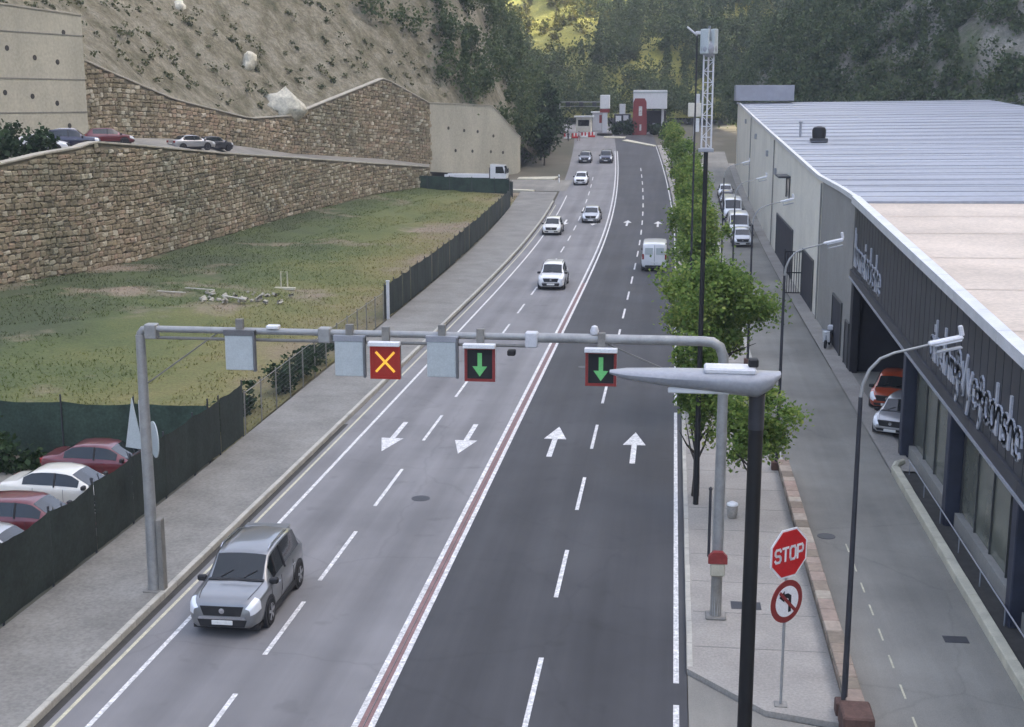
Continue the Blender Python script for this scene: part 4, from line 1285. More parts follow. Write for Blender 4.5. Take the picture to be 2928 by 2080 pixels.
    if S.get('rails'):
        for s in (-1, 1):
            MB().tube([(-1.35, s*.60, 1.60), (-1.1, s*.62, 1.67), (.1, s*.63, 1.68), (.3, s*.62, 1.62)], .022, 6).build('roof_rail', M['chrome'], t)
        MB().bbox(-1.86, -1.56, -.60, .60, 1.545, 1.595, .02).build('spoiler', paintm, t)
        for s in (-1, 1):
            MB().bbox(-L*.22, -L*.22+.2, min(s*(W/2-.02), s*(W/2+.02)), max(s*(W/2-.02), s*(W/2+.02)), .80, .83, .008).build('door_handle', M['chrome'], t)
            MB().bbox(L*.06, L*.06+.2, min(s*(W/2-.02), s*(W/2+.02)), max(s*(W/2-.02), s*(W/2+.02)), .80, .83, .008).build('door_handle', M['chrome'], t)
    if zr(loc[1]+2) - zr(loc[1]) > .001 and loc[2] < zr(loc[1]) + .3:
        sl = math.atan2(zr(loc[1]+2)-zr(loc[1]-2), 4)
        t.rotation_mode = 'XYZ'
        t.rotation_euler = (0, -sl if math.sin(heading) > 0 else sl, heading)
    return t

D = -math.pi/2; U = math.pi/2
def on(x, y): return (x, y, zr(y) + .006)
car('suv', 'grey crossover driving towards the viewer in the left lane', on(-12.12, 36.9), D + .01, M['car_grey'], name='car').scale = (1.09, 1.11, 1.12)
car('suv', 'white crossover on the road just beyond the gantry, second lane', on(-9.43, 103.2), D, M['car_white'], 'cars coming down the main road', name='car').scale = (1.14, 1.12, 1.14)
car('hatch', 'cream-white hatchback ahead of the dark silver car, left lane', on(-12.75, 139), D, M['car_cream'], 'cars coming down the main road').scale = (1.14, 1.12, 1.14)
car('sedan', 'dark silver saloon beside the centre line behind the white crossover', on(-9.35, 150), D, M['car_silver'], 'cars coming down the main road').scale = (1.14, 1.12, 1.14)
car('hatch', 'small white car far up the left lane near the side road', on(-13.3, 189), D, M['car_white'], 'cars coming down the main road', lod=False).scale = (1.14, 1.12, 1.14)
car('hatch', 'dark brown car farthest up the left lane', on(-14.6, 217), D, M['car_dark'], 'cars coming down the main road', lod=False).scale = (1.14, 1.12, 1.14)
car('suv', 'dark car with a pale bonnet beside the bend of the centre line', on(-11.2, 217), D, M['car_navy'], 'cars coming down the main road', lod=False, name='car').scale = (1.14, 1.12, 1.14)
car('van', 'white delivery van driving away in the right lane', on(-1.75, 115.2), U, M['car_white'], cat='van').scale = (1.14, 1.12, 1.14)
# queue on the service road
qs = [('hatch', 131.4, 'car_silver', 'silver hatchback at the head of the queue on the service road'), ('van', 138.8, 'car_white', 'white van second in the queue on the service road'),
      ('sedan', 146.6, 'car_navy', 'navy car right behind the white van on the service road'), ('van', 153.6, 'car_white', 'white van fourth in the service road queue'),
      ('suv', 161.0, 'car_silver', 'silver crossover fifth in the service road queue'), ('sedan', 168, 'car_dark', 'dark saloon sixth in the service road queue'),
      ('hatch', 175, 'car_white', 'white car last in the service road queue')]
for kd, y, mt, lb in qs:
    car(kd, lb, (6.45, y, zr(y)+.012), D, M[mt], 'vehicles queued along the shed', lod=False, name='van' if kd == 'van' else 'car', cat='van' if kd == 'van' else 'car').scale = (1.12, 1.1, 1.12)
# parked in the yard behind the fence
car('sedan', 'dark red saloon with a pale roof parked by the cross fence', (-21.75, 48.8, -.05), 0.03, M['car_red'], 'cars parked in the yard')
car('sedan', 'white saloon parked between the red cars behind the road fence', (-21.6, 45.3, -.05), .0, M['car_cream'], 'cars parked in the yard')
car('hatch', 'red hatchback parked nearest the white saloon, only its nose in view', (-21.2, 41.8, -.05), .02, M['car_red'], 'cars parked in the yard')
car('hatch', 'silver hatchback at the left edge behind the road fence', (-20.75, 38.6, -.05), .0, M['car_silver'], 'cars parked in the yard')
# on the terrace
def terr_z(i, f): return LW[i][3]-.33 + f*(UW[i][2]+.25 - (LW[i][3]-.35))
for (px, py, pz, kd, mt, lb, hd) in [(-49.0, 112.0, 10.45, 'hatch', 'car_red', 'red car parked on the terrace above the stone wall', .5), (-50.6, 108.2, 10.25, 'suv', 'car_navy', 'dark blue car beside the red one on the terrace', .35),
      (-52.0, 105.8, 10.05, 'hatch', 'car_white', 'white car half hidden by shrubs on the terrace', .3), (-47.3, 127.0, 9.5, 'sedan', 'car_silver', 'silver car parked farther right on the terrace', .9), (-47.2, 133.0, 9.2, 'hatch', 'car_dark', 'dark car at the right end of the terrace row', 1.0)]:
    car(kd, lb, (px, py, pz), hd, M[mt], 'cars parked on the terrace', lod=False, name='parked_car')
car('hatch', 'orange-red car deeper in the shed garage, behind the silver one', (FX+1.05, 65.2, .022), D - .30, M['car_orange'])
car('hatch', 'silver car nosing out of the shed garage in front of the red one', (FX+.65, 60.2, .022), D - .42, M['car_silver'])

# white flatbed lorry at the side road
def lorry():
    t = thing('flatbed_lorry', 'white flatbed lorry waiting in the side road by the concrete wall', 'lorry', (-24.4, 184.0, zr(184)+.35), -.02)
    MB().prism([(-1.15, .9), (1.05, .9), (1.12, 1.5), (.75, 2.75), (-1.15, 2.85)], 'y', -1.1, 1.1).build('cab', M['car_white'], t)
    MB().add([(1.135,-.95,1.62),(1.135,.95,1.62),(.80,.95,2.6),(.80,-.95,2.6)], [(0,1,2,3)]).build('windscreen', M['glass'], t)
    for s in (-1, 1):
        y0, y1 = (-1.13, -1.10) if s < 0 else (1.10, 1.13)
        MB().prism([(-.4,1.65),(.85,1.65),(.6,2.55),(-.4,2.55)], 'y', y0, y1).build('side_window', M['glass'], t)
        MB().box(.95, 1.1, min(s*1.15,s*1.4), max(s*1.15,s*1.4), 1.6, 2.2).build('mirror', M['trim'], t)
        for x in (0, -5.6): make_wheel(t, x, s*.95, .45, .3, s, False)
    MB().box(-7.6, -1.3, -1.15, 1.15, 1.05, 1.25).build('flatbed', M['lightp'], t)
    MB().box(-7.6, -1.3, -1.2, -1.155, 1.0, 1.45).build('side_board', M['white'], t); MB().box(-7.6, -1.3, 1.155, 1.2, 1.0, 1.45).build('side_board', M['white'], t)
    MB().box(-1.3, -1.2, -1.15, 1.15, 1.0, 2.4).build('headboard', M['dark'], t)
    MB().box(-7.4, 1.0, -.4, .4, .55, 1.0).build('chassis', M['trim'], t)
    MB().box(1.0, 1.2, -1.1, 1.1, .5, .9).build('bumper', M['trim'], t)
lorry()

# scooter by the shed door
def scooter():
    t = thing('scooter', 'dark scooter parked by the shed doorway', 'scooter', (8.85, 79.2, .10), D - .3)
    for x in (-.62, .62): MB().lathe([(.14,-.055),(.24,-.05),(.25,0),(.24,.05),(.14,.055)], 'y', (x,0,.25), 16).build('wheel', M['tyre'], t, True)
    MB().prism([(-.85,.45),(-.2,.32),(.3,.30),(.3,.38),(-.1,.42),(-.2,.75),(-.85,.80)], 'y', -.16, .16).build('body', M['car_dark'], t)
    MB().bbox(-.85, -.1, -.15, .15, .78, .88, .03).build('seat', M['trim'], t)
    MB().prism([(.28,.35),(.42,.35),(.60,1.0),(.48,1.02)], 'y', -.2, .2).build('leg_shield', M['white'], t)
    MB().tube([(.62,0,.28),(.45,0,1.05)], .03, 8).build('fork', M['greyp'], t)
    MB().tube([(.42,-.32,1.08),(.46,0,1.05),(.42,.32,1.08)], .018, 8).build('handlebar', M['greyp'], t)
    MB().lathe([(.08,.0),(.09,.06),(.03,.09)], 'x', (.52,0,.95), 12).build('headlight', M['lamp'], t)
    MB().bbox(-1.0, -.68, -.17, .17, .88, 1.16, .05).build('top_box', M['lightp'], t)
scooter()

# ------------------------------------------------------------------ lane-control gantry
GY = 37.3
gan = thing('lane_gantry', 'grey steel gantry carrying lane signals across the main road', 'gantry', (0, GY, 0))
MB().tube([(-15.15,0,.1),(-15.15,0,2.2),(-15.15,0,7.75)], [.19,.17,.13], 16).build('post', M['metal'], gan, True)
MB().bbox(-15.42, -14.88, -.27, .27, .12, .20, .02).build('base_plate', M['metal_w'], gan)
MB().bbox(-14.97, -14.80, -.14, .14, .15, 2.35, .02).build('control_box', M['metal_w'], gan)
MB().tube([(-15.15,0,7.65),(-15.15,0,7.80),(-15.07,0,7.9),(-14.9,0,7.93)], .105, 12).build('corner', M['metal'], gan, True)
MB().tube([(-14.95,0,7.93),(-4.0,0,7.93)], .095, 12).build('beam', M['metal'], gan, True)
MB().tube([(-15.0,.02,7.68),(-4.0,.02,7.68)], .045, 8).build('lower_tube', M['metal_w'], gan, True)
MB().tube([(-3.95,0,7.92),(.55,0,7.92)], .135, 16).build('beam', M['metal'], gan, True)
MB().tube([(.5,0,7.92),(.80,0,7.90),(1.0,0,7.78),(1.10,0,7.5),(1.12,0,7.1)], .14, 16).build('elbow', M['metal'], gan, True)
MB().tube([(1.12,0,.12),(1.12,0,7.2)], [.155,.137], 16).build('post', M['metal'], gan, True)
MB().bbox(0.84, 1.40, -.28, .28, .14, .20, .02).build('base_plate', M['metal_w'], gan)
for x in (-14.8, -9.8, -4.05):
    MB().bbox(x-.17, x+.17, -.16, .16, 7.66, 8.08, .03).build('clamp', M['lightp'] if x > -5 else M['metal'], gan)
MB().tube([(-12.9,.02,7.85),(-15.1,.02,6.3)], .022, 6).build('stay', M['metal_w'], gan)
MB().tube([(-2.0,.02,7.78),(1.05,.02,6.5)], .022, 6).build('stay', M['metal_w'], gan)
for x in (-12.3, -4.6): MB().bbox(x-.11, x+.11, -.15, .1, 7.42, 7.58, .03).build('camera', M['black'], gan)
MB().lathe([(.11,8.05),(.12,8.15),(.08,8.26),(.02,8.29)], 'z', (-2.35,0,0), 12).build('beacon', M['lightp'], gan, True)
MB().bbox(-11.45, -11.1, -.13, .13, 8.01, 8.11, .02).build('junction_box', M['white'], gan)

MB().bbox(.92, 1.32, -.30, -.16, 1.42, 1.78, .03).build('notice_box', M['cream'], gan)
MB().prism([(.86,1.79),(1.38,1.79),(1.38,1.98),(1.25,2.12),(.99,2.12),(.86,1.98)], 'y', -.32, -.14).build('notice_cap', M['redd'], gan)
MB().tube([(1.12,0,.1),(1.12,0,1.4)], .155, 14).build('post_sleeve', M['metal_w'], gan)

def blank_panel(x, z, label, dark):
    t = thing('blank_sign', label, 'sign', (x, GY-.22, z), 0, 'blank panels on the gantry')
    MB().bbox(-.40, .40, -.03, .03, -.47, .50, .015).build('plate', M['panelw'], t)
    MB().box(  .405, .46, -.05, .10, -.5, .62).build('side_rail', M['panelf'], t)
    MB().box(-.43, .46, -.04, .12, .505, .66).build('hood', M['panelf'] if dark else M['greyp'], t)
    MB().box(-.1, .1, .05, .2, .3, .95).build('bracket', M['metal_w'], t)
blank_panel(-12.2, 7.33, 'pale blank panel at the left end of the gantry', True)
blank_panel(-9.08, 7.24, 'pale blank panel just left of the red cross signal', False)
blank_panel(-6.5, 7.28, 'pale blank panel between the red cross and the green arrow', False)

def lane_signal(x, z, kind, label):
    t = thing('lane_signal', label, 'traffic signal', (x, GY-.25, z), 0, 'lane signals on the gantry')
    w_, h = .42, .48
    MB().bbox(-w_, w_, .0, .14, -h, h, .02).build('housing', M['lightp'] if kind != 'x' else M['metal_w'], t)
    m = MB()
    for (a, b_, c, d) in ((-w_, w_, h-.02, h+.10), ):
        m.bbox(a-.02, b_+.02, -.22, .0, c, d, .015)
    m.build('visor', M['white'], t)
    MB().box(-.1, .1, .05, .2, .45, .95).build('bracket', M['metal_w'], t)
    fr = MB()
    for (x0,x1,z0,z1) in ((-w_,-w_+.075,-h,h),(w_-.075,w_,-h,h),(-w_+.076,w_-.076,h-.075,h),(-w_+.076,w_-.076,-h,-h+.075)): fr.box(x0,x1,-.035,-.002,z0,z1)
    fr.build('frame', M['redd'] if kind == 'd' else M['ltred'], t)
    if kind == 'x':
        MB().box(-w_+.078, w_-.078, -.02, -.004, -h+.078, h-.078).build('face', M['ltred'], t)
        for s in (-1, 1):
            Mx = Matrix.Rotation(s*R(47), 4, 'Y')
            MB().box(-.38, .38, -.034 - (.004 if s > 0 else 0), -.022, -.032, .032, Mx).build('cross_bar', M['ltyel'], t)
    else:
        MB().box(-w_+.078, w_-.078, -.02, -.004, -h+.078, h-.078).build('face', M['black'], t)
        MB().prism([(-.06,.31),(.06,.31),(.06,-.06),(.2,-.06),(0,-.34),(-.2,-.06),(-.06,-.06)], 'y', -.034, -.022).build('arrow', M['ltgrn'], t)
lane_signal(-8.06, 7.2, 'x', 'lit red lane signal with a yellow cross on the gantry')
lane_signal(-5.44, 7.2, 'd', 'lit green down arrow signal left of the centre line')
lane_signal(-2.15, 7.16, 'd', 'lit green down arrow signal over the right carriageway')

# sign post with the backs of two signs, beside the gantry's left post
t = thing('sign_post', 'thin post with a triangular and a round sign seen from behind', 'road sign', (-17.8, 43.1, .15))
MB().tube([(0,0,0),(0,0,4.3)], .045, 10).build('pole', M['lightp'], t, True)
MB().prism([(-.02,4.35),(.36,2.62),(-.40,2.62)], 'y', .05, .08, Matrix.Translation((-.30,0,0)) @ Matrix.Rotation(-.35, 4, 'Z')).build('sign_back', M['panelw'], t)
MB().lathe([(.62,.06),(.62,.09),(.5,.095)], 'y', (0,0,0), 28).build('sign_back', M['panelw'], t).matrix_local = Matrix.Translation((.36, .0, 2.95)) @ Matrix.Rotation(-.95, 4, 'Z')

# ------------------------------------------------------------------ street lamps
def lamp_big():
    t = thing('street_lamp', 'large near street lamp with a black pole and flat grey head', 'street lamp', (.45, 14.45, -.10))
    MB().tube([(0,0,.0),(0,0,1.2),(0,0,11.45)], [.085,.075,.066], 18).build('pole', M['black'], t, True)
    MB().tube([(0,0,11.4),(0,0,11.75)], .072, 18).build('collar', M['dark'], t, True)
    MB().lathe([(.07,11.72),(.10,11.80),(.13,11.83)], 'z', (0,0,0), 16).build('socket', M['dark'], t, True)
    # boat-shaped head along -X
    sec = [(-1.33,.05,.02,.0),(-1.18,.13,.06,-.01),(-.8,.18,.10,-.03),(-.3,.20,.135,-.05),(.0,.19,.155,-.07),(.12,.14,.10,-.03),(.2,.07,.03,.03)]
    n = 14; vs = []; fs = []
    for (x, hw, ht, zo) in sec:
        for k in range(n):
            a = 2*math.pi*k/n; c, s = math.cos(a), math.sin(a)
            vs.append((x, hw*math.copysign(abs(c)**.7, c), 11.90 + zo*.6 + (ht*.5 if s > 0 else ht)*s))
    for i in range(len(sec)-1):
        for k in range(n): fs.append((i*n+k, i*n+(k+1)%n, (i+1)*n+(k+1)%n, (i+1)*n+k))
    fs.append(tuple(range(n))[::-1]); fs.append(tuple((len(sec)-1)*n+k for k in range(n)))
    MB().add(vs, fs).build('lamp_head', M['greyp'], t, True)
    MB().bbox(-.48, -.02, -.13, .13, 11.92, 11.975, .015).build('top_plate', M['lightp'], t)
    MB().bbox(-.09, .0, -.05, .05, 11.975, 12.05, .012).build('photocell', M['black'], t)
    MB().bbox(-.80, -.25, -.11, .11, 11.735, 11.79, .01).build('lens', M['lamp'], t)
lamp_big()

def lamp_curved(name_label, x, y):
    z0 = zr(y) + .14
    t = thing('street_lamp', name_label, 'street lamp', (x, y, z0), 0, 'curved-arm lamps along the service road')
    MB().bbox(-.2, .2, -.2, .2, -.1, .32, .03).build('plinth', M['brickp'], t)
    MB().tube([(0,0,.2),(0,0,4),(0,0,7.6)], [.075,.06,.048], 12).build('pole', M['dark'], t, True)
    pts = [(0,0,7.55),(.04,0,7.9),(.16,0,8.22),(.38,0,8.48),(.68,0,8.62),(1.05,0,8.72),(1.45,0,8.83)]
    MB().tube(pts, [.045,.042,.038,.034,.03,.028,.026], 10).build('arm', M['metal'], t, True)
    Mx = Matrix.Translation((1.42,0,8.80)) @ Matrix.Rotation(-.24, 4, 'Y')
    MB().bbox(-.02, .72, -.13, .13, .0, .08, .03, Mx).build('lamp_head', M['lightp'], t, True)
    MB().bbox(.08, .68, -.11, .11, -.03, .001, .01, Mx).build('lens', M['lamp'], t)
    MB().bbox(.66, .76, -.05, .05, .06, .30, .02, Mx).build('photocell', M['lightp'], t)
    MB().bbox(.1, .66, -.09, .09, -.20, -.16, .01, Mx).build('lower_plate', M['greyp'], t)
    MB().tube([Mx @ Vector((.12,0,-.17)), Mx @ Vector((.12,0,.01))], .015, 6).build('bracket', M['greyp'], t)
lbl = ['nearest curved-arm street lamp beside the low stone wall', 'curved-arm street lamp at the far end of the low stone wall', 'third curved-arm lamp, in front of the grey wall section', 'fourth curved-arm lamp, against the beige wall', 'farthest curved-arm lamp by the queue of cars']
for k in range(5): lamp_curved(lbl[k], 3.92, 31.8 + 20.7*k)

# ------------------------------------------------------------------ masts
def mast(label, x, y, top, lattice):
    t = thing('antenna_mast' if lattice else 'camera_mast', label, 'mast', (x, y, zr(y)+.14))
    if lattice:
        MB().tube([(0,0,0),(0,0,6),(0,0,12.5)], [.10,.085,.075], 12).build('pole', M['black'], t, True)
        for dx, dy in ((-.16,0),(.16,0),(0,.25)):
            MB().tube([(dx,dy,12.4),(dx,dy,15.7)], .030, 8).build('mast_leg', M['lightp'], t)
        m = MB()
        for k in range(9):
            z = 12.5 + .36*k
            m.box(-.16,.16,-.015,.015,z,z+.03)
            s = 1 if k % 2 else -1
            m.tube([(-.16*s,0,z),(.16*s,0,z+.36)], .012, 5)
        m.build('lattice', M['lightp'], t)
        MB().bbox(-.26, .26, -.1, .35, 12.38, 12.5, .02).build('base_frame', M['greyp'], t)
        for k, a in enumerate((-.6, .9, 2.6, 4.2)):
            Mx = Matrix.Rotation(a, 4, 'Z')
            MB().bbox(.18, .28, -.12, .12, 15.6, 16.4, .02, Mx).build('panel_antenna', M['panelw'], t)
        MB().tube([(0,0,15.6),(0,0,16.5)], .04, 8).build('mast_tip', M['greyp'], t)
        MB().lathe([(.02,0),(.16,.05),(.26,.14)], 'y', (0,-.3,15.75), 16).build('dish', M['greyp'], t)
    else:
        MB().tube([(0,0,0),(0,0,8),(0,0,top)], [.08,.06,.04], 10).build('pole', M['dark'], t, True)
        MB().tube([(0,0,top-.1),(-.55,0,top+.35)], .05, 8).build('camera_arm', M['lightp'], t)
        MB().bbox(-.1, .22, -.1, .1, top-.05, top+.12, .02).build('camera', M['lightp'], t)
mast('tall dark mast with a white lattice top and panel antennas', .73, 47.6, 17, True)
mast('slender dark mast carrying a small pale camera arm', .75, 75, 17.6, False)

# ------------------------------------------------------------------ signs and small things on the pavement
def stop_sign():
    t = thing('stop_sign', 'red STOP sign above a round no-left-turn sign on one thin post', 'road sign', (2.49, 32.05, .14))
    MB().tube([(0,0,0),(0,0,4.1)], .035, 10).build('post', M['metal'], t, True)
    MB().bbox(-.15, .15, -.15, .15, -.01, .03, .01).build('base_plate', M['metal_w'], t)
    Rz = Matrix.Rotation(R(42), 4, 'Z')
    # octagon
    def octo(r): return [(r*math.cos(R(22.5+45*k)), r*math.sin(R(22.5+45*k))) for k in range(8)]
    S_ = Matrix.Translation((0,0,3.80)) @ Rz
    p = MB().prism(octo(.64), 'y', -.055, -.035, S_).build('stop_plate', M['signw'], t)
    MB().prism(octo(.59), 'y', -.064, -.056, S_).build('red_field', M['red'], p)
    # letters S T O P as raised bars
    def bars(m, segs, x0, s, w_=.055):
        for seg in segs:
            for (a, b_), (c, d) in zip(seg[:-1], seg[1:]):
                A = Vector((x0+a*s, 0, (b_-.5)*s*1.75)); B = Vector((x0+c*s, 0, (d-.5)*s*1.75)); dv = B-A; tt_ = dv.normalized(); nn = Vector((-tt_.z,0,tt_.x))*w_*.5
                A = A - tt_*w_*.4; B = B + tt_*w_*.4
                q = [A+nn, A-nn, B-nn, B+nn]
                m.add([S_ @ Vector((v.x,-.065,v.z)) for v in q]+[S_ @ Vector((v.x,-.074,v.z)) for v in q], [(3,2,1,0),(4,5,6,7),(0,1,5,4),(1,2,6,5),(2,3,7,6),(3,0,4,7)])
    Sg = [[(1,.85),(.8,1),(.2,1),(0,.85),(0,.65),(.2,.52),(.8,.48),(1,.35),(1,.15),(.8,0),(.2,0),(0,.15)]]
    Tg = [[(0,1),(1,1)],[(.5,1),(.5,0)]]
    Og = [[(.2,0),(0,.2),(0,.8),(.2,1),(.8,1),(1,.8),(1,.2),(.8,0),(.2,0)]]
    Pg = [[(0,0),(0,1),(.8,1),(1,.85),(1,.6),(.8,.46),(0,.46)]]
    for g, x in ((Sg,-.46),(Tg,-.215),(Og,.03),(Pg,.275)):
        m = MB(); bars(m, g, x, .175); m.build('letter', M['signw'], p)
    # no left turn
    N_ = Matrix.Translation((0,0,2.62)) @ Rz
    d = MB().lathe([(.52,-.035),(.52,-.055),(.5,-.056)][::-1], 'y', (0,0,0), 36).build('round_plate', M['redd'], t); d.matrix_local = N_
    MB().lathe([(.375,-.057),(.375,-.064),(.36,-.065)][::-1], 'y', (0,0,0), 36).build('white_disc', M['signw'], d)
    m = MB(); m.prism([(.04,-.27),(.13,-.27),(.13,.13),(.02,.20),(-.10,.20),(-.10,.28),(-.27,.14),(-.10,.0),(-.10,.09),(.0,.09),(.04,.06)], 'y', -.071, -.066)
    m.build('turn_arrow', M['black'], d)
    MB().box(-.375, .375, -.079, -.073, -.04, .04, Matrix.Rotation(R(45), 4, 'Y')).build('bar', M['redd'], d)
stop_sign()

t = thing('litter_bin', 'small white litter bin behind the gantry post', 'bin', (1.95, 46.2, .14))
MB().lathe([(.13,0),(.17,.05),(.19,.42),(.17,.46)], 'z', (0,0,0), 14).build('bucket', M['pave'], t, True)
MB().lathe([(.2,.46),(.19,.52),(.08,.58)], 'z', (0,0,0), 14).build('lid', M['white'], t, True)
t = thing('bollard', 'dark slim bollard beside the right gantry post', 'bollard', (1.05, 42.2, .14))
MB().tube([(0,0,0),(0,0,2.2)], [.05,.045], 10).build('post', M['dark'], t, True); MB().lathe([(.06,2.18),(.06,2.24),(.02,2.28)], 'z', (0,0,0), 10).build('cap', M['dark'], t)

# low stone parapet between pavement and service road
pw_ = thing('low_wall', 'low pinkish stone wall between the pavement and the service road', 'wall', (0, 0, 0))
MB().box(4.03, 4.28, 31.6, 52.4, -.1, .46).build('wall_core', M['mortar'], pw_)
rr = random.Random(9)
for side in (-1, 1):
    for row in range(2):
        y = 31.6
        while y < 52.3:
            w_ = min(rr.uniform(.35, .75), 52.4-y)
            if w_ < .1: break
            x0, x1 = (4.005, 4.03) if side < 0 else (4.28, 4.305)
            MB().bbox(x0-.01, x1+.01, y+.01, y+w_-.01, .02+.22*row, .22+.22*row, .012).build('stone', M['lowwall'], pw_)
            y += w_
y = 31.55
while y < 52.3:
    w_ = min(rr.uniform(.55, .85), 52.45-y)
    MB().bbox(3.94, 4.37, y+.008, y+w_-.008, .465, .56+rr.uniform(-.01,.01), .02).build('coping_stone', M['lowwall'], pw_)
    y += w_
MB().bbox(3.75, 4.45, 30.55, 31.5, -.05, .62, .04).build('end_block', M['brickp'], pw_)
strip('verge', 3.98, 4.3, 52.5, 215, .10, M['kerb'], kind='structure', bend=False)
strip('verge', 3.98, 4.3, 14, 31.5, .02, M['gutter_kerb_shade'], kind='structure', bend=False)

# dark barred gate standing off the shed wall
t = thing('barred_gate', 'dark barred gate standing out from the shed wall', 'gate', (8.0, 100.2, .1))
for k in range(8): MB().box(.02+.17*k, .07+.17*k, -.02, .02, .1, 3.2).build('bar', M['black'], t)
for z in (.1, 1.6, 3.15): MB().box(0, 1.28, -.03, .03, z, z+.08).build('rail', M['black'], t)
for x in (-.06, 1.25): MB().box(x, x+.08, -.05, .05, 0, 3.4).build('post', M['dark'], t)

# ------------------------------------------------------------------ trees
def tree(label, x, y, H, rad, crown_z, n, seed, group='street trees', lsz=.13, mat='leaf', name='street_tree', z0=None, lean=(0,0)):
    r = np.random.default_rng(seed); q = random.Random(seed)
    t = thing(name, label, 'tree', (x, y, (zr(y)+.14) if z0 is None else z0), 0, group)
    rt = .05 + .012*H
    cz = crown_z
    base = [(0,0,-.1), (.03,0,cz*.35), (.02+lean[0]*.4,.03+lean[1]*.4,cz*.75), (lean[0],lean[1],cz)]
    tk = MB().tube(base, [rt*1.25, rt, rt*.85, rt*.7], 9).build('trunk', M['bark'], t, True)
    m = MB()
    for k in range(9):
        a = k*2.4 + q.uniform(-.4,.4); el = q.uniform(.3, 1.2)
        d = Vector((math.cos(a)*math.cos(el)*rad[0], math.sin(a)*math.cos(el)*rad[1], math.sin(el)*rad[2]))
        s = Vector((lean[0]*.8, lean[1]*.8, cz*q.uniform(.62,.98)))
        mid = s + d*.45 + Vector((0,0,.1)); e = Vector((lean[0],lean[1],cz)) + d*.85
        m.tube([s, mid, e], [rt*.45, rt*.28, rt*.08], 6)
    m.build('limbs', M['bark'], t)
    ctr = (lean[0], lean[1], (H+cz)/2 + (H-cz)*.04)
    P = crown_points(r, ctr, rad, n, 46, .17, .3)
    hz = P[:,2] > cz*.72
    P = P[hz]
    S_ = r.uniform(.6, 1.3, len(P))*lsz
    Vq, Fq = leaf_quads(P, S_, r, .3)
    obj('crown', mesh_np('crown', Vq, Fq, M[mat]), t)
    return t
tree('slim young street tree left of the right gantry post', .72, 48.6, 6.2, (.85,.85,2.0), 2.0, 7000, 1, lsz=.075)
tree('bushy street tree partly behind the near black lamp pole', 2.65, 46.6, 4.3, (1.2,1.2,1.15), 1.8, 7500, 2, lsz=.075)
tree('broad leafy street tree just beyond the gantry beam', 1.75, 62.0, 6.9, (2.35,2.3,2.05), 2.6, 24000, 3, lsz=.092)
ft = [(1.3, 85, 6.9), (1.3, 97, 7.4), (1.2, 109, 7.8), (1.3, 123, 8.2), (1.0, 139, 8.6), (.9, 156, 8.8), (.5, 175, 9.2), (.2, 196, 9.2)]
fl_ = ['street tree beside the white van, nearest of the far row', 'second street tree of the far row past the van', 'third street tree of the far row', 'fourth street tree of the far row', 'fifth street tree of the far row', 'sixth street tree of the far row', 'seventh street tree of the far row', 'last street tree by the filling station']
for k, ((x, y, h_), lb) in enumerate(zip(ft, fl_)):
    tree(lb, x + sx(y)*.6, y, h_, (1.5,1.6,2.1), 3.0, 6000 if k < 3 else 3600, 30+k, lsz=.105 if k < 3 else .145)

def shrub(label, x, y, z, rad, n, seed, group, lsz=.16, mat='leaf_d', name='shrub'):
    r = np.random.default_rng(seed)
    t = thing(name, label, 'shrub', (x, y, z), 0, group)
    P = crown_points(r, (0,0,rad[2]*.8), rad, n, 14, .28, .1); P = P[P[:,2] > 0]
    Vq, Fq = leaf_quads(P, r.uniform(.6,1.3,len(P))*lsz, r, .2)
    obj('foliage', mesh_np('foliage', Vq, Fq, M[mat]), t)
    m = MB()
    for k in range(5):
        a = k*1.256; m.tube([(0,0,-.05),(math.cos(a)*rad[0]*.5, math.sin(a)*rad[1]*.5, rad[2]*1.1)], [.03,.012], 5)
    m.build('stems', M['bark'], t)
g_ = 'shrubs on the terrace'
for k, (x, y, z, s) in enumerate([(-50.2,99.5,9.5,1.9),(-52.0,103.2,9.8,1.8),(-50.4,95.0,9.1,2.1),(-53.0,98.5,9.3,2.6),(-48.9,103.2,9.9,1.3),(-53.0,92.0,8.9,2.6)]):
    x, y = sh(x, y, z)
    shrub(['round green shrub on the terrace below the concrete wall', 'green shrub beside the white car on the terrace', 'green shrub at the left edge on the wall top', 'taller shrub behind the others at the left edge', 'small shrub right of the terrace shrubs', 'large shrub at the far left of the terrace'][k], x, y, z, (s, s, s*.8), 900, 60+k, g_, .2)
g_ = 'shrubs along the road fence'
for k, (x, y, s) in enumerate([(-19.3,63.7,.9),(-19.4,67,1.1),(-19.6,70.7,.8),(-19.8,59.3,.8),(-19.9,56,.7),(-20.0,75.7,.7)]):
    shrub(['shrub at the foot of the open mesh fence, third from the gantry post', 'largest shrub behind the open mesh fence', 'shrub near the far end of the mesh fence', 'low shrub where the green screen fence ends', 'low shrub behind the screened fence corner', 'small shrub nearest the far screened fence'][k], x, y, zr(y), (s*.7, s*1.3, s*.8), 600, 70+k, g_, .12)
for k, (x, y, s) in enumerate([(-26.2,49.2,.9),(-27.6,49.6,1.1),(-25.4,50.0,.7)]):
    shrub(['weedy shrub at the yard corner, middle one', 'weedy shrub at the left edge of the yard', 'weedy shrub next to the red saloon'][k], x, y, -.6, (s, s*.7, s), 700, 80+k, 'weeds in the yard', .13)
# spindly conifers at the spur foot
for k, (x, y, h_) in enumerate([(-22.2,219,9),(-21.6,228,10),(-22.5,238,11),(-20.9,212,7)]):
    tree(['dark roadside tree at the foot of the spur, second along', 'dark roadside tree at the foot of the spur, third along', 'dark roadside tree at the foot of the spur, farthest', 'dark roadside tree next to the pale concrete wall'][k], x, y, h_, (1.9,1.9,h_*.42), 1.6, 1500, 90+k, 'trees at the spur foot', .28, 'leaf_d', 'roadside_tree', zr(y))

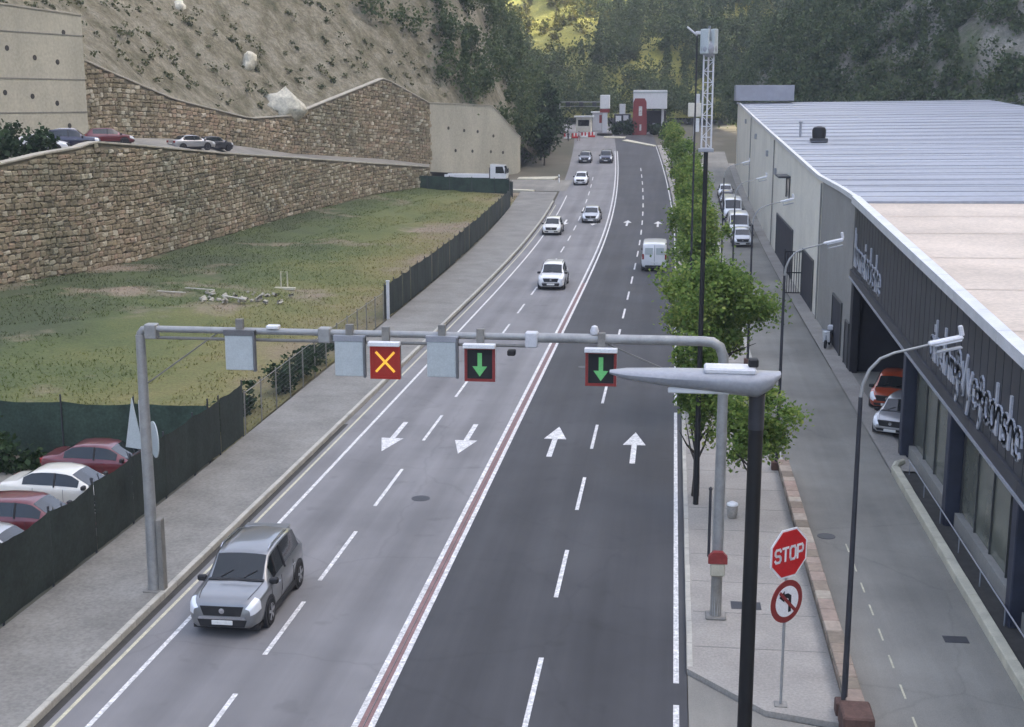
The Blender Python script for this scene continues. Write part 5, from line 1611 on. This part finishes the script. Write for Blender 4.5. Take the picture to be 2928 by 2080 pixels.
# ------------------------------------------------------------------ fences
def fence(label, pts, h, kind, step=3.0, zf=None, post_extra=.12):
    """screened or open mesh fence along points (x, y)"""
    P = np.array(pts, float); S = np.r_[0, np.cumsum(np.hypot(np.diff(P[:,0]), np.diff(P[:,1])))]
    t = thing('screen_fence' if kind != 'mesh' else 'mesh_fence', label, 'fence')
    n = max(1, int(round(S[-1]/step)))
    ss = np.linspace(0, S[-1], n+1)
    at = lambda s: (float(np.interp(s, S, P[:,0])), float(np.interp(s, S, P[:,1])))
    zf = zf or (lambda x, y: zr(y))
    q = random.Random(int(S[-1]*10))
    for s in ss:
        x, y = at(s)
        MB().tube([(x,y,zf(x,y)-.1),(x,y,zf(x,y)+h+post_extra)], .035, 8).build('fence_post', M['dark'] if kind != 'mesh' else M['metal_w'], t)
    for a, b_ in zip(ss[:-1], ss[1:]):
        (x0,y0),(x1,y1) = at(a), at(b_)
        d = Vector((x1-x0,y1-y0,0)); L = d.length; nn = Vector((d.y,-d.x,0)).normalized()
        if kind != 'mesh':
            # sagging cloth panel
            nu, nv = 8, 4; vs = []; fs = []
            sag = q.uniform(.03,.14); ph = q.uniform(0,6)
            for i in range(nu+1):
                u = i/nu
                for j in range(nv+1):
                    v = j/nv
                    off = .045 + .05*math.sin(u*math.pi)*math.sin(v*2.3+ph) + .015*math.sin(u*17+ph)
                    zt = h - sag*math.sin(u*math.pi) - .03*q.random()
                    vs.append((x0+d.x*u+nn.x*off, y0+d.y*u+nn.y*off, zf(x0+d.x*u, y0+d.y*u)+.04+(zt-.04)*v))
            for i in range(nu):
                for j in range(nv):
                    k = i*(nv+1)+j; fs.append((k, k+nv+1, k+nv+2, k+1))
            MB().add(vs, fs).build('screen_panel', M['screen2'] if kind == 'green' else M['screen'], t, True)
        else:
            m = MB(); g = .20; zz = .15
            z0, z1 = zf(x0,y0), zf(x1,y1)
            while zz < h:
                m.tube([(x0,y0,z0+zz),(x1,y1,z1+zz)], .0055, 3, False); zz += g
            u = g
            while u < L:
                f = u/L; m.tube([(x0+d.x*f,y0+d.y*f,z0+.1+(z1-z0)*f),(x0+d.x*f,y0+d.y*f,z0+(z1-z0)*f+h)], .0055, 3, False); u += g
            m.build('mesh_panel', M['wire'], t)
            MB().tube([(x0,y0,z0+h),(x1,y1,z1+h)], .02, 6).build('top_rail', M['metal_w'], t)
    return t
fence('dark screened fence along the left pavement in front of the parked cars', [(-18.35,8),(-18.35,45),(-18.42,55.1)], 2.3, 'dark', zf=lambda x, y: .12)
fence('dark green screened fence crossing behind the parked cars', [(-18.5,51.2),(-40,51.2)], 2.35, 'green', zf=lambda x, y: -.02, post_extra=.3)
fence('open wire mesh fence along the pavement past the gantry', [(-18.42,55.4),(-18.85,70),(-19.0,85.3)], 1.9, 'mesh', 2.6)
fence('black screened fence along the pavement beside the far field', [(-19.05,85.9),(-19.5,118),(-20.2,162)], 2.35, 'dark')
fence('dark screened fence closing the far end of the field', [(-20.6,168),(-22,175),(-36,175)], 2.0, 'green', zf=lambda x, y: 2.05 + max(0, -22-x)*.035)
t = thing('fence_gate_post', 'pale gate post at the near end of the black screened fence', 'post', (-18.75, 85.6, .1))
MB().bbox(-.09, .09, -.09, .09, 0, 2.5, .01).build('post', M['lightp'], t); MB().bbox(-.12, .12, -.12, .12, 2.5, 2.58, .02).build('cap', M['lightp'], t)

# rubble heap in the field
VRUB = []
for v, f in VARS:
    m = MB(); m.add(v, f); VRUB.append(m.mesh('rubble_piece', M['coping'], False))
hp = thing('rubble_heap', 'heap of pale rubble and planks lying in the field', 'rubble', (-31.5, 90.6, field_z(.42, 90.6)))
q = random.Random(14)
for k in range(34):
    x, y = q.gauss(0, 2.4), q.gauss(0, 1.9); s = q.uniform(.10,.30)
    o = obj('rubble_piece', VRUB[k % 9], hp); o.location = (x, y, .05 + max(0, .5-.12*math.hypot(x,y))*q.random()); o.scale = (s*1.6, s*1.2, s); o.rotation_euler = (q.uniform(-.6,.6), q.uniform(-.6,.6), q.uniform(0,6))
for k in range(3):
    x, y = q.gauss(0, 2.6), q.gauss(0, 2)
    MB().box(-1.2, 1.2, -.09, .09, 0, .05, Matrix.Translation((x,y,.35)) @ Matrix.Rotation(q.uniform(-.8,.8), 4, 'Z') @ Matrix.Rotation(q.uniform(-.12,.12), 4, 'Y')).build('plank', M['kerb'], hp)
t = thing('standpipe', 'yellowish standpipe frame behind the rubble heap', 'pipe', (-29.6, 97.4, field_z(.36, 97.4)))
MB().tube([(0,0,-.1),(0,0,1.3),(.5,0,1.3),(.5,0,-.1)], .05, 8).build('frame', M['cream'], t); MB().box(-.5,1.1,-.2,.2,-.05,.12).build('slab', M['cream'], t)

# ------------------------------------------------------------------ filling station and the far end of the road
SY = 256
def zs(y): return zr(y)
t = thing('filling_station', 'small filling station with a white canopy at the top of the road', 'building', (-5.3, 268, zs(268)))
MB().bbox(-3.2, 3.4, -4, 4, 4.6, 8.2, .06).build('canopy', M['white'], t)
MB().box(-3.25, 3.45, -4.06, -4.005, 7.6, 7.9).build('canopy_band', M['panelw'], t)
for x in (-2.4, 2.6): MB().bbox(x-.25, x+.25, -2.5, -2.0, 0, 4.6, .03).build('column', M['lightp'], t)
MB().bbox(-3.0, 3.2, 2, 6, 0, 4.2, .05).build('kiosk', M['dark'], t)
for x in (-1.2, 1.0): MB().bbox(x-.4, x+.4, -2.6, -1.9, 0.05, 1.8, .04).build('fuel_pump', M['greyp'], t)
t = thing('totem_sign', 'tall red price totem in front of the filling station', 'sign', (-7.0, 258, zs(258)))
MB().prism([(-1.35,.0),(1.35,.0),(1.4,1.2),(1.25,6.2),(.9,6.9),(-.9,6.9),(-1.25,6.2),(-1.4,1.2)], 'y', -.35, .35).build('panel', M['redd'], t)
MB().bbox(-.2, .45, -.40, -.355, 3.6, 5.4, .015).build('price_panel', M['line'], t); MB().bbox(.0, .35, -.40, -.355, .8, 2.0, .015).build('price_panel', M['line'], t)
t = thing('totem_sign', 'slim white totem on a dark round base left of the red totem', 'sign', (-13.6, 256, zs(256)))
MB().lathe([(1.5,0),(1.5,.35),(1.2,.5)], 'z', (0,0,0), 20).build('base', M['gutter_kerb_shade'], t)
MB().bbox(-.5, .5, -.3, .3, .4, 5.2, .05).build('pillar', M['lightp'], t)
MB().bbox(-.95, .95, -.4, .4, 5.0, 7.6, .12).build('head', M['white'], t); MB().bbox(-.96, .9, -.43, -.405, 4.3, 4.95, .01).build('band', M['redd'], t)
t = thing('kiosk', 'small dark kiosk with white boards between the two totems', 'kiosk', (-10.6, 266, zs(266)))
MB().bbox(-1.6, 1.6, -1.5, 1.5, 0, 3.6, .05).build('body', M['dark'], t); MB().bbox(-1.3, -.2, -1.56, -1.505, 2.2, 3.3, .01).build('board', M['white'], t); MB().bbox(.2, 1.2, -1.56, -1.505, 2.4, 3.4, .01).build('board', M['lightp'], t); MB().bbox(-.6, .5, -1.2, 1.2, 3.65, 5.6, .05).build('sign_box', M['lightp'], t); MB().bbox(-1.8, 1.8, -1.7, 1.7, 3.6, 3.66, .01).build('roof', M['greyp'], t)
t = thing('customs_booth', 'low pale booths under the far gantry', 'kiosk', (-18.4, 268, zs(268)))
MB().bbox(-1.5, 1.5, -1.5, 1.5, 0, 2.9, .06).build('body', M['wall_b'], t); MB().bbox(-1.9, 1.9, -1.9, 1.9, 2.9, 3.2, .04).build('roof', M['white'], t); MB().bbox(-1.1, 1.1, -1.54, -1.505, 1.2, 2.4, .01).build('window', M['glass'], t)
t = thing('customs_booth', 'second pale booth with a red board by the white totem', 'kiosk', (-15.9, 272, zs(272)))
MB().bbox(-1.0, 1.0, -1.2, 1.2, 0, 3.6, .06).build('body', M['lightp'], t); MB().bbox(-1.3, 1.3, -1.5, 1.5, 3.6, 3.9, .04).build('roof', M['white'], t); MB().bbox(.4, .95, -1.24, -1.205, 1.6, 3.2, .01).build('board', M['redd'], t)
for k, (x, y, s_) in enumerate([(-9.0,258,1.5),(-11.5,259,1.2),(-4.2,259.5,1.3),(-2.2,256,1.6),(-1.0,251,1.4),(-22.8,255,1.8),(-23.5,262,2.2)]):
    shrub(['dark bush between the two totems', 'dark bush right of the white totem', 'dark bush right of the red totem', 'dark bush under the canopy edge', 'dark bush at the forecourt corner', 'dark bush left of the booths', 'tall dark bush behind the far gantry post'][k], x, y, zs(y), (s_, s_*.8, s_*.9), 420, 120+k, 'bushes round the filling station', .26)
# far gantry
t = thing('lane_gantry', 'far thin gantry spanning the road by the booths', 'gantry', (-18.6, 262, zs(262)))
for x in (-4.2, 4.2): MB().tube([(x,0,0),(x,0,6.2)], .12, 8).build('post', M['metal'], t)
MB().box(-4.3, 4.3, -.1, .1, 6.0, 6.2).build('beam', M['metal'], t); MB().box(-4.3, 4.3, -.1, .1, 5.2, 5.32).build('beam', M['metal'], t)
for x in (-2.6, 0, 2.6): MB().bbox(x-.4, x+.4, -.2, -.11, 5.3, 6.05, .02).build('signal_box', M['dark'], t)
# barriers
for k, (x, y) in enumerate([(-20.3,250),(-18.9,251),(-17.2,252),(-15.9,252.6)]):
    t = thing('road_barrier', ['red and white barrier at the left end of the row by the booths', 'red and white barrier second from the left by the booths', 'red and white barrier third from the left by the booths', 'red and white barrier nearest the white totem'][k], 'barrier', (x, y, zs(y)), .1*k, 'road barriers by the booths')
    for i in range(4): MB().bbox(-.6+.3*i, -.6+.3*i+.295, -.12, .12, .35, .95, .03).build('block', M['red'] if i % 2 == 0 else M['white'], t)
    MB().bbox(-.65, .65, -.25, .25, 0, .34, .05).build('foot', M['red'] if k % 2 else M['white'], t)
# pale kerb islands
def island(label_name, pts, z=.16):
    m = MB(); n = len(pts)
    top = [(x, y, zr(y)+z) for x, y in pts]; bot = [(x, y, zr(y)-.1) for x, y in pts]
    m.add(top+bot, [tuple(range(n))] + [(i, i+n, (i+1)%n+n, (i+1)%n) for i in range(n)])
    o = m.build(label_name, M['cream']); o["kind"] = 'structure'
island('traffic_island', [(-9.9,246.5),(-4.0,238.5),(-3.5,239.6),(-9.0,248.2)])
island('traffic_island', [(-13.5,251),(-9.6,250.5),(-9.4,252.4),(-13.5,252.6)])
island('traffic_island', [(-24.5,180.3),(-19.2,178.9),(-19.0,179.9),(-24.4,181.6)])
island('traffic_island', [(-23,193.2),(-17.6,193.4),(-17.2,196.5),(-23,195.2)], .14)
t = thing('marker_post', 'short white marker post at the side road mouth', 'post', (-16.6, 190, zr(190)))
MB().lathe([(.1,0),(.11,1.0),(.06,1.15)], 'z', (0,0,0), 10).build('post', M['white'], t); MB().lathe([(.115,.7),(.115,.85)], 'z', (0,0,0), 10).build('band', M['dark'], t)
# pale station boxes behind the tree row
t = thing('service_mast', 'pale box cabinet on a pole beside the far tree row', 'mast', (2.6, 200, zr(200)))
MB().tube([(0,0,0),(0,0,10)], .14, 10).build('pole', M['lightp'], t); MB().bbox(-1.0, .9, -.5, .5, 8.6, 10.6, .06).build('cabinet', M['wall_b'], t); MB().bbox(.1,.7,-.3,.3,10.6,11.9,.04).build('antenna', M['lightp'], t); MB().bbox(.1,.7,-.3,.3,6.4,8.4,.04).build('antenna', M['white'], t)

# two people walking at the far bend
def person(label, x, y, top, leg, hz, step):
    z = zr(y)
    J = [(0,0,.95),(0,0,1.15),(0,0,1.42),(0,.01,1.52),(0,.0,1.66), (.10,0,.90),(.11,step,.50),(.11,step*.6,.06),(.11,step*.6-.14,.03), (-.10,0,.90),(-.11,-step*.6,.50),(-.11,-step,.07),(-.11,-step-.13,.03),
         (.20,0,1.40),(.26,-step*.4,1.14),(.25,-step*.9,.90),(.25,-step*1.05,.80), (-.20,0,1.40),(-.26,step*.4,1.14),(-.25,step*.5,.90),(-.25,step*.6,.80)]
    E = [(0,1),(1,2),(2,3),(3,4),(0,5),(5,6),(6,7),(7,8),(0,9),(9,10),(10,11),(11,12),(2,13),(13,14),(14,15),(15,16),(2,17),(17,18),(18,19),(19,20)]
    Rr = [.15,.14,.15,.055,.095,.095,.07,.045,.04,.095,.07,.045,.04,.07,.048,.036,.03,.07,.048,.036,.03]
    me = bpy.data.meshes.new('person'); me.from_pydata(J, E, []); me.update()
    o = obj('person', me, loc=(x, y, z)); o.rotation_euler = (0, 0, hz)
    sk = o.modifiers.new('skin', 'SKIN'); 
    sv_ = me.skin_vertices[0].data if me.skin_vertices else None
    if sv_ is None:
        bpy.context.view_layer.objects.active = o
        bpy.ops.mesh.customdata_skin_add() if hasattr(bpy.ops.mesh, 'customdata_skin_add') else None
        sv_ = me.skin_vertices[0].data
    for v, r_ in zip(sv_, Rr): v.radius = (r_, r_)
    sv_[0].use_root = True
    ss_ = o.modifiers.new('sub', 'SUBSURF'); ss_.levels = 1; ss_.render_levels = 1
    mt, n, l, b = newmat('clothes')
    g = n.new("ShaderNodeTexCoord"); sp = n.new("ShaderNodeSeparateXYZ"); l.new(g.outputs["Object"], sp.inputs[0])
    rp = ramp(n, l, sp.outputs[2], [(.0, (.02,.02,.02)), (.06, leg), (.93, leg), (.95, top), (1.0, top)]); rp.color_ramp.interpolation = 'CONSTANT'
    gt = n.new("ShaderNodeMath"); gt.operation = 'GREATER_THAN'; gt.inputs[1].default_value = 1.5; l.new(sp.outputs[2], gt.inputs[0])
    l.new(mixc(n, l, rp.outputs[0], (.35,.20,.14), gt.outputs[0]), b.inputs["Base Color"]); b.inputs["Roughness"].default_value = .9
    me.materials.append(mt)
    h = MB().lathe([(.03,1.60),(.098,1.64),(.106,1.70),(.08,1.77),(.02,1.79)], 'z', (0,.015,0), 10).build('hair', M['bark'], o, True)
    tag(o, label, 'person', 'people at the far bend')
try:
    person('person in dark clothes walking at the far bend', -19.8, 246, (.03,.03,.04), (.02,.02,.025), .4, .22)
    person('person in a pale top walking behind the dark-clothed one', -17.9, 247, (.6,.5,.5), (.25,.06,.06), -.5, .2)
except Exception as ex:
    print('person failed', ex)

# ------------------------------------------------------------------ valley haze
hz = MB().box(-520, 520, -330, 900, -4, 700).build('haze', None)
hm = bpy.data.materials.new('haze'); hm.use_nodes = True
hn = hm.node_tree.nodes; hn.remove(hn["Principled BSDF"])
pv_ = hn.new("ShaderNodeVolumePrincipled"); pv_.inputs["Color"].default_value = (.86, .88, .92, 1); pv_.inputs["Density"].default_value = .00044
hm.node_tree.links.new(pv_.outputs[0], hn["Material Output"].inputs["Volume"])
hz.data.materials.append(hm)
tag(hz, 'thin pale haze filling the valley air', 'haze', kind='stuff')
